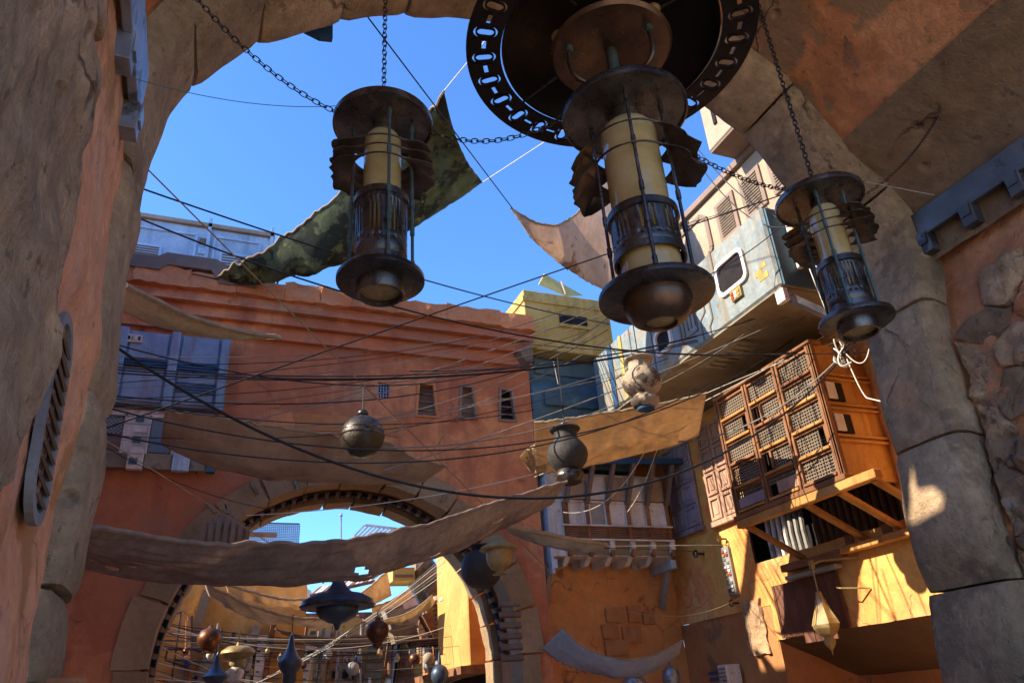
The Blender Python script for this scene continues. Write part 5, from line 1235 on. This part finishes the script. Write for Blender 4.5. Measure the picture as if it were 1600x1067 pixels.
hang('dark squat pendant with a white spike near the arch right foot', 'pendant', 'pendant', 687, 1046, 14.2, [(0, 28), (2, 20), (3, 8), (10, 4), (14, -4), (13, -14), (7, -22), (0, -24)], steel_b, cord=1010)
hang('dim grey ball pendant low in the middle of the arch', 'pendant', 'pendant', 551, 1044, 15.5, ball(10), grey_p, cord=1015)
hang('polished steel pot hanging under the pale grey cloth', 'steel_pot', 'pot', 990, 1062, 12.4, [(0, 8), (10, 7), (18, 0), (20, -10), (16, -18), (0, -20)], grey_steel, cord=1040)
hang('dented steel lidded pot at the bottom edge beside the pale grey cloth', 'steel_pot', 'pot', 1048, 1052, 12.0, [(0, 14), (4, 13), (8, 8), (13, 4), (14, -8), (12, -14), (0, -15)], grey_steel, cord=1030)

# ------------------------------------------------------------------ the street beyond the arch
def frect(px0, py0, px1, py1, Y):
    a = PY(px0, py0, Y); c = PY(px1, py1, Y); return min(a.x, c.x), max(a.x, c.x), min(a.z, c.z), max(a.z, c.z)
def fbox(px0, py0, px1, py1, Y, d=.1): x0, x1, z0, z1 = frect(px0, py0, px1, py1, Y); return B().box(x0, x1, Y, Y+d, z0, z1)
def fpoly(pts, Y, d=.1): b = B(); b.prism([PY(x, y, Y) for x, y in pts], (0, d, 0)); return b
f1 = thing('tan_far_house', 'tan plastered house with slanted buttresses beyond the arch on the left', 'house', (0, 19, 0))
x0, x1, z0, z1 = frect(180, 905, 470, 1100, 19)
b = B(); b.grid(lambda u, v: Vector((x0+(x1-x0)*u, 19, z1*v)), 40, 30); b.rough(.05, 1.2, 5); b.o('wall', tan_wall, f1, True)
B().box(x0, x1, 19.06, 22, 0, z1-.1).o('wall_core', tan_wall, f1)
for i, pts in enumerate(([(268, 1080), (290, 1080), (330, 925), (318, 920)], [(350, 1080), (372, 1080), (408, 980), (398, 975)], [(404, 1080), (415, 1080), (432, 975), (424, 972)])):
    fpoly(pts, 18.75, .2).o('buttress', [vous, grey_p, wood_w][i], f1)
fpoly([(300, 1075), (330, 1075), (352, 985), (330, 985)], 18.9, .08).o('shadow_panel', grey_p, f1)
for i, (px, pw) in enumerate(((386, 8), (402, 14), (380, 6))):
    dp = fpoly([(px-pw/2, 1066-26*(i == 2)), (px+pw/2, 1066-26*(i == 2)), (px+pw/2+9, 992), (px-pw/2+9, 992)], 18.80-.06*i, .05).o('door_panel', white_p, f1)
    for k in range(4): fpoly([(px-2+k, 1050-16*k), (px+3+k, 1050-16*k), (px+3+k, 1048-16*k), (px-2+k, 1048-16*k)], 18.76-.06*i, .02).o('panel_bar', dark_in, dp)
f2 = thing('grey_far_house', 'dim brown grey house with leaning panels beyond the arch in the middle', 'house', (4, 23, 0))
x0, x1, z0, z1 = frect(430, 968, 660, 1100, 23)
B().box(x0, x1, 23, 26, 0, z1).o('wall', tan_wall, f2); B().box(x0-.2, x1+.2, 22.9, 26, z1, z1+.15).o('eave', wood_w, f2)
for i, (xa, xb, yt, m) in enumerate(((470, 486, 1010, white_p), (492, 510, 985, grey_p), (516, 534, 1000, brown_w), (536, 556, 990, grey_p), (572, 600, 1006, soffit_m), (604, 622, 995, dark_in), (626, 648, 985, wood_w))):
    ph = fpoly([(xa-9, 1090), (xb-9, 1090), (xb+6, yt), (xa+6, yt)], 22.7, .12).o('leaning_panel', m, f2)
    for k in range(4): fpoly([(xa-4+3*k, 1062-14*k), (xb-8+3*k, 1062-14*k), (xb-8+3*k, 1059-14*k), (xa-4+3*k, 1059-14*k)], 22.66, .03).o('panel_bar', plinth_m, ph)
for px in (520, 536, 556): fbox(px, 1046, px+8, 1058, 22.6, .1).o('dark_opening', dark_in, f2)
for k in range(5): fpoly([(462+44*k, 1090), (466+44*k, 1090), (484+44*k, 965), (480+44*k, 965)], 22.5, .12).o('timber_post', wood_w, f2)
f3 = thing('gold_far_house', 'sunlit gold plaster house front beyond the arch on the right', 'house', (5.5, 16.5, 0))
XG = 4.95
g0 = PX(690, 868, XG); g1 = PX(745, 1010, XG)
B().box(XG, 9, 14.6, 16.7, 2.45, 6.4).o('wall', gold_wall, f3, bev=.02)
B().box(XG+.7, 9, 16.72, 20.5, 2.45, 4.6).o('rear_wall', brown_w, f3)
for i in range(12): B().box(XG+.45, XG+.69, 16.9+.28*i, 17.1+.28*i, 2.6+.13*(i % 4), 3.2+.3*(i % 3)).o('wall_unit', [white_p, grey_p, wood_w, soffit_m][i % 4], f3)
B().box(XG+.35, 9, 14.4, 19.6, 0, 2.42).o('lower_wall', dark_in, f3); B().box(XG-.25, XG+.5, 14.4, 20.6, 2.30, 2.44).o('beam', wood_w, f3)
for i in range(3): fbox(742-26*i, 1035, 762-24*i, 1060, 16+.8*i, .3).o('low_block', [white_p, soffit_m, grey_p][i], f3)
f4 = thing('striped_drum', 'cream drum shaped awning with a red band beyond the arch', 'awning', PY(694, 975, 17.2))
c = PY(692, 968, 17.2); k = mpp(c)
ax = (PY(703, 1004, 17.2)-PY(684, 932, 17.2)).normalized()
A0 = PY(684, 930, 17.2); A1 = PY(702, 1006, 17.2)
B().tube([A0, A0.lerp(A1, .3), A0.lerp(A1, .66)], [9*k, 12*k, 14*k], 18).o('cream_part', beige_m, f4, True)
B().tube([A0.lerp(A1, .66), A0.lerp(A1, .86)], [14.4*k, 14.6*k], 18).o('red_band', red_m, f4, True); B().tube([A0.lerp(A1, .86), A1], [14*k, 11*k], 18).o('cream_end', beige_m, f4, True)
for i in range(7): q = A0.lerp(A1, .08+.09*i); B().tube([q, q+ax*.03], (12.2+i*.35)*k, 18).o('hoop', wood_w, f4, True)
f5 = thing('machinery_mast', 'slanted mast of black and cream machinery beside the gold wall', 'mast', PY(720, 1000, 16.4))
A0 = PY(700, 928, 16.4); A1 = PY(738, 1012, 16.4)
B().tube([A0, A1], .07, 8).o('core', darkmetal, f5)
for i in range(16):
    q = A0.lerp(A1, (i+.5)/16); rk = random.Random(i); B().obox(q, Vector((.09+rk.random()*.1, 0, .02)), Vector((0, .1, 0)), Vector((.02, 0, .05+rk.random()*.04))).o('module', [white_p, darkmetal, soffit_m, lamp_y][i % 4], f5)
f6 = thing('leaning_stack', 'leaning stack of grey roof boxes beyond the arch behind the saucer lamp', 'building', PY(650, 960, 19))
for i, (pts, m) in enumerate((([(640, 905), (668, 880), (690, 940), (664, 962)], grey_p), ([(660, 940), (676, 930), (700, 1000), (690, 1004)], lamp_y), ([(655, 893), (668, 882), (684, 930), (672, 938)], soffit_m), ([(625, 935), (645, 925), (662, 965), (640, 972)], white_p), ([(600, 950), (628, 940), (640, 975), (612, 982)], grey_p), ([(660, 960), (672, 955), (692, 1004), (684, 1008)], wood_w), ([(640, 1000), (690, 995), (692, 1006), (642, 1010)], dark_in), ([(612, 985), (650, 975), (656, 1000), (618, 1004)], soffit_m))):
    o_ = fpoly(pts, 19-.18*i, .4).o('roof_box', m, f6)
    (xa, ya), (xb, yb) = pts[0], pts[3]
    for q in range(3):
        t0 = (q+.5)/3; pa = (pts[0][0]+(pts[3][0]-pts[0][0])*t0, pts[0][1]+(pts[3][1]-pts[0][1])*t0); pb_ = (pts[1][0]+(pts[2][0]-pts[1][0])*t0, pts[1][1]+(pts[2][1]-pts[1][1])*t0)
        B().beam(PY(*pa, 18.96-.18*i), PY(*pb_, 18.96-.18*i), .03, .03).o('rib', plinth_m, o_)
f7 = thing('pale_green_block', 'pale green painted block high up right beyond the arch', 'rooftop box', PY(632, 895, 18.5)); fbox(614, 886, 648, 907, 18.5, .8).o('block', yellow_m, f7); fbox(616, 897, 646, 901, 18.46, .03).o('stain_band', plinth_m, f7)
f8 = thing('round_roof', 'grey rounded panelled roof beside the pale green block', 'roof', PY(665, 890, 18.9))
b = B(); b.tube([PY(646, 884, 18.9), PY(662, 884, 18.9), PY(676, 905, 18.9), PY(684, 940, 18.9)], [.25, .3, .3, .25], 14); b.o('shell', soffit_m, f8, True)
for i, q in enumerate((.2, .5, .8)): B().tube([PY(650+30*q, 880+50*q*q, 18.8), PY(654+30*q, 884+50*q*q, 18.8)], .31, 14).o('joint', plinth_m, f8, True)
f9 = thing('net_screen', 'pale blue mesh screen on the skyline through the arch', 'screen', PY(425, 835, 24))
b = B(); xa, xb, za, zb = frect(380, 817, 466, 858, 24)
for i in range(29): xx = xa+(xb-xa)*i/28; b.box(xx-.014, xx+.014, 24, 24.03, za, zb)
for i in range(16): zz = za+(zb-za)*i/15; b.box(xa, xb, 23.97, 23.999, zz-.014, zz+.014)
b.o('mesh', net_m, f9); fbox(378, 815, 468, 818, 23.9, .1).o('top_rail', navy_m, f9); fbox(374, 831, 432, 838, 23.8, .12).o('dark_beam', wood_w, f9)
f10 = thing('ladder_frame', 'white lattice ladder frame on the skyline through the arch', 'frame', PY(590, 828, 22))
A = [PY(553, 838, 22), PY(570, 820, 22)]; C = [PY(600, 842, 22), PY(622, 826, 22)]
B().beam(A[1], C[1], .06, .06).o('rail', white_p, f10); B().beam(A[0], C[0], .06, .06).o('rail', white_p, f10)
for i in range(9): q = i/8; B().beam(A[0].lerp(C[0], q), A[1].lerp(C[1], q), .05, .05).o('rung', white_p, f10)
for i in range(2): B().tube([PY(560+30*i, 838, 22.1), PY(545+36*i, 900, 22.1)], .04, 6).o('leg', white_p, f10)
f11 = thing('thin_mast', 'thin grey mast rising through the arch opening', 'mast', PY(533, 840, 20)); B().tube([PY(533, 806, 20), PY(533, 900, 20)], .022, 6).o('pole', grey_steel, f11); B().lathe([(.05, 0), (.03, .06), (0, .1)], 8, PY(533, 806, 20)).o('tip', grey_steel, f11)
for i, pts in enumerate(([(392, 930), (402, 915), (432, 918), (440, 932)], [(440, 932), (462, 913), (486, 922), (490, 934)], [(488, 930), (500, 915), (520, 920), (516, 936)])):
    t = thing('tent_roof', ['pale tent roof at the left of the skyline under the brown sail', 'pale tent roof in the middle of the skyline under the brown sail', 'pale tent roof next to the saucer lamp on the skyline'][i], 'tent', PY(*pts[0], 26))
    b = B(); p = [PY(x, y, 26) for x, y in pts]; top = (p[1]+p[2])/2+Vector((0, .8, .25)); back = [q+Vector((0, 1.6, 0)) for q in p]
    b.add([p[0], p[1], p[2], p[3], top, back[0], back[3]], [(0, 1, 4), (1, 2, 4), (2, 3, 4), (0, 4, 5), (3, 6, 4), (4, 6, 5), (0, 5, 6, 3, 2, 1)]); b.o('canopy', tent_w, t)
    B().tube([top, top+Vector((0, 0, .3))], .03, 6).o('pole', navy_m, t)
rf = random.Random(8)
# stair of rafters under the skyline
ra = thing('rafter_roof', 'slatted pale rafters under the skyline beyond the arch', 'roof', PY(540, 930, 20.5))
for i in range(14): B().beam(PY(486+7*i, 930-1.6*i, 20.5), PY(500+7*i, 918-1.6*i, 21.3), .05, .06).o('rafter', white_p if i % 3 else wood_w, ra)
B().beam(PY(484, 931, 20.5), PY(586, 908, 20.5), .06, .08).o('rafter_beam', wood_w, ra)
# tangle of thin wires in the far street
lab = ['thin wire in the far tangle of lines seen through the arch']
for i in range(26):
    ya = rf.uniform(960, 1060); yb = ya+rf.uniform(-45, 30); Y0 = rf.uniform(14.6, 19)
    wire('thin wire in the far tangle of lines seen through the arch', (235, ya, Y0), (800, yb, Y0+rf.uniform(-.3, 2)), None, rf.uniform(.006, .012), [wire_m, wire_m, wire_g, wire_w][i % 4], 'tangle of wires beyond the arch', 24, sag=rf.uniform(.1, .9))
for i in range(6):
    wire('thin pale line fanning down from the right inside the arch', (705-4*i, 858+9*i, 15.0), (470-18*i, 1030+9*i, 18.6), None, .0065, wire_w if i % 2 else wire_g, 'fan of pale lines beyond the arch', 24, sag=.15)
sc_ = thing('wire_scaffold', 'thin dark antenna scaffold against the tan far house', 'antenna', PY(275, 1020, 17.5))
for a, c in (((284, 955), (268, 1062)), ((262, 1014), (330, 1012)), ((262, 1014), (258, 1030)), ((284, 955), (276, 958)), ((258, 1030), (300, 1045)), ((272, 1030), (340, 1035))): B().tube([PY(*a, 17.5), PY(*c, 17.5)], .022, 6).o('bar', darkmetal, sc_)
B().box(*[v for v in (PY(288, 1036, 17.5).x, PY(296, 1036, 17.5).x, 17.4, 17.6, PY(288, 1040, 17.5).z, PY(288, 1030, 17.5).z)]).o('receiver', navy_m, sc_)
# far backdrop houses
bd = thing('far_row', 'hazy brown row of houses closing the far end of the street', 'building', (4, 30, 0))
for i in range(9):
    xx = -6+2.2*i; hh = 3.4+((i*37) % 5)*.35; w_ = B().box(xx, xx+2.1, 29+.3*(i % 3), 33, 0, hh).o('house_block', [tan_wall, brown_w, grey_p][i % 3], bd)
    for k in range(3): B().box(xx+.3+.6*k, xx+.55+.6*k, 28.9+.3*(i % 3), 28.99+.3*(i % 3), hh-1.0, hh-.5).o('window', dark_in, w_)

# clutter on the far house fronts
rq = random.Random(77)
for i in range(46):
    hx, Yh = (f1, 18.9) if i % 3 == 0 else (f2, 22.45)
    px = rq.uniform(285, 440) if hx is f1 else rq.uniform(450, 650); py = rq.uniform(985, 1062); wd = rq.uniform(3, 9); hh = rq.uniform(3, 12)
    x0, x1, z0, z1 = frect(px, py, px+wd, py+hh, Yh); B().box(x0, x1, Yh-rq.uniform(.1, .35), Yh, z0, z1).o('facade_box', [white_p, grey_p, dark_in, lamp_y, wood_w, steel_b, soffit_m][i % 7], hx)
for i in range(14):
    px = rq.uniform(290, 640); Yh = 18.6 if px < 440 else 22.3
    B().tube([PY(px, rq.uniform(960, 990), Yh), PY(px-rq.uniform(-4, 14), 1075, Yh)], rq.uniform(.02, .06), 6).o('facade_pipe', [grey_p, wood_w, darkmetal][i % 3], f1 if px < 440 else f2)
flh = thing('far_left_shade_house', 'unseen tan house added on the left of the far street to block its sun', 'house', (-3.6, 18, 0))
B().box(-5.5, -2.5, 14.2, 23, 0, 4.4).o('wall', tan_wall, flh); B().box(-5.6, -2.4, 14.1, 23.1, 4.4, 4.6).o('parapet', coping_m, flh)  # unseen block put in to keep sun off the far left front
# dark plank panel under the ledge
pp = thing('plank_panel', 'dark red brown plank panel hanging below the ledge on the yellow wall', 'panel', (XW, 9.5, 2.6))
yy = 8.76; i = 0
while yy < 10.2:
    L = rq.uniform(.17, .27); B().box(XW-.055-rq.uniform(0, .012), XW-.028, yy, min(10.22, yy+L)-.008, 2.37-(.12 if 8.9 < yy < 9.6 else 0), 3.17).o('plank', wood_dk, pp, bev=.004); yy += L; i += 1
# dark sheet edge poking out from the arch crown
ns = thing('crown_sheet', 'small dark navy sheet edge sticking out under the arch crown', 'sheet', PY(505, 52, 4.75))
b = B(); b.prism([PY(476, 46, 4.75), PY(520, 22, 4.75), PY(520, 60, 4.75), PY(500, 58, 4.75)], (0, .05, 0)); b.o('sheet', navy_m, ns)

sail('dusty net swag low beyond the arch in the middle', [(430, 982, 18), (500, 996, 18.3), (580, 990, 18.6), (650, 968, 19)], [(440, 990, 18.8), (505, 1008, 19), (585, 1003, 19.3), (655, 980, 19.6)], brown_c, 50, 8, .15, .07, seed=71, hem=.02)
sail('pale torn strip of cloth beyond the arch near the gold wall', [(600, 968, 17.2), (640, 956, 17), (676, 930, 16.8)], [(606, 976, 17.6), (644, 966, 17.4), (680, 944, 17.2)], cream_c, 36, 8, .08, .05, seed=73, hem=.015)
rz = random.Random(31)
for i in range(12):
    px = 300+i*36+rz.uniform(-10, 10); py = rz.uniform(1012, 1058); r_ = rz.uniform(3.5, 6.5)
    hang('tiny trinket hanging in the far tangle of wires beyond the arch', 'trinket', 'pendant', px, py, rz.uniform(15.5, 18), [(0, r_*1.6), (r_*.3, r_*1.2), (r_*.9, r_*.4), (r_, -r_*.2), (r_*.5, -r_), (0, -r_*1.4)], [copper, white_p, steel_b, lamp_y, grey_p][i % 5], n=10, cord=py-rz.uniform(18, 40), group='trinkets in the far wires')

# more thin service wires over the street
for i in range(11):
    y0 = 560+i*13+rz.uniform(-6, 6); x1 = rz.uniform(860, 950); y1 = 470+i*9
    wire(['thin grey service wire climbing from the left wall to the right corner', 'fine black service wire climbing from the left wall to the right corner'][i % 2], (184-i, y0, 8.5+.2*i), (x1, y1, 12.26) if y1 < 540 else (1010+i*6, y1, 9.5), None, rz.uniform(.004, .007), [wire_g, wire_m][i % 2], ['thin grey service wires', 'fine black service wires'][i % 2], sag=rz.uniform(.15, .55))
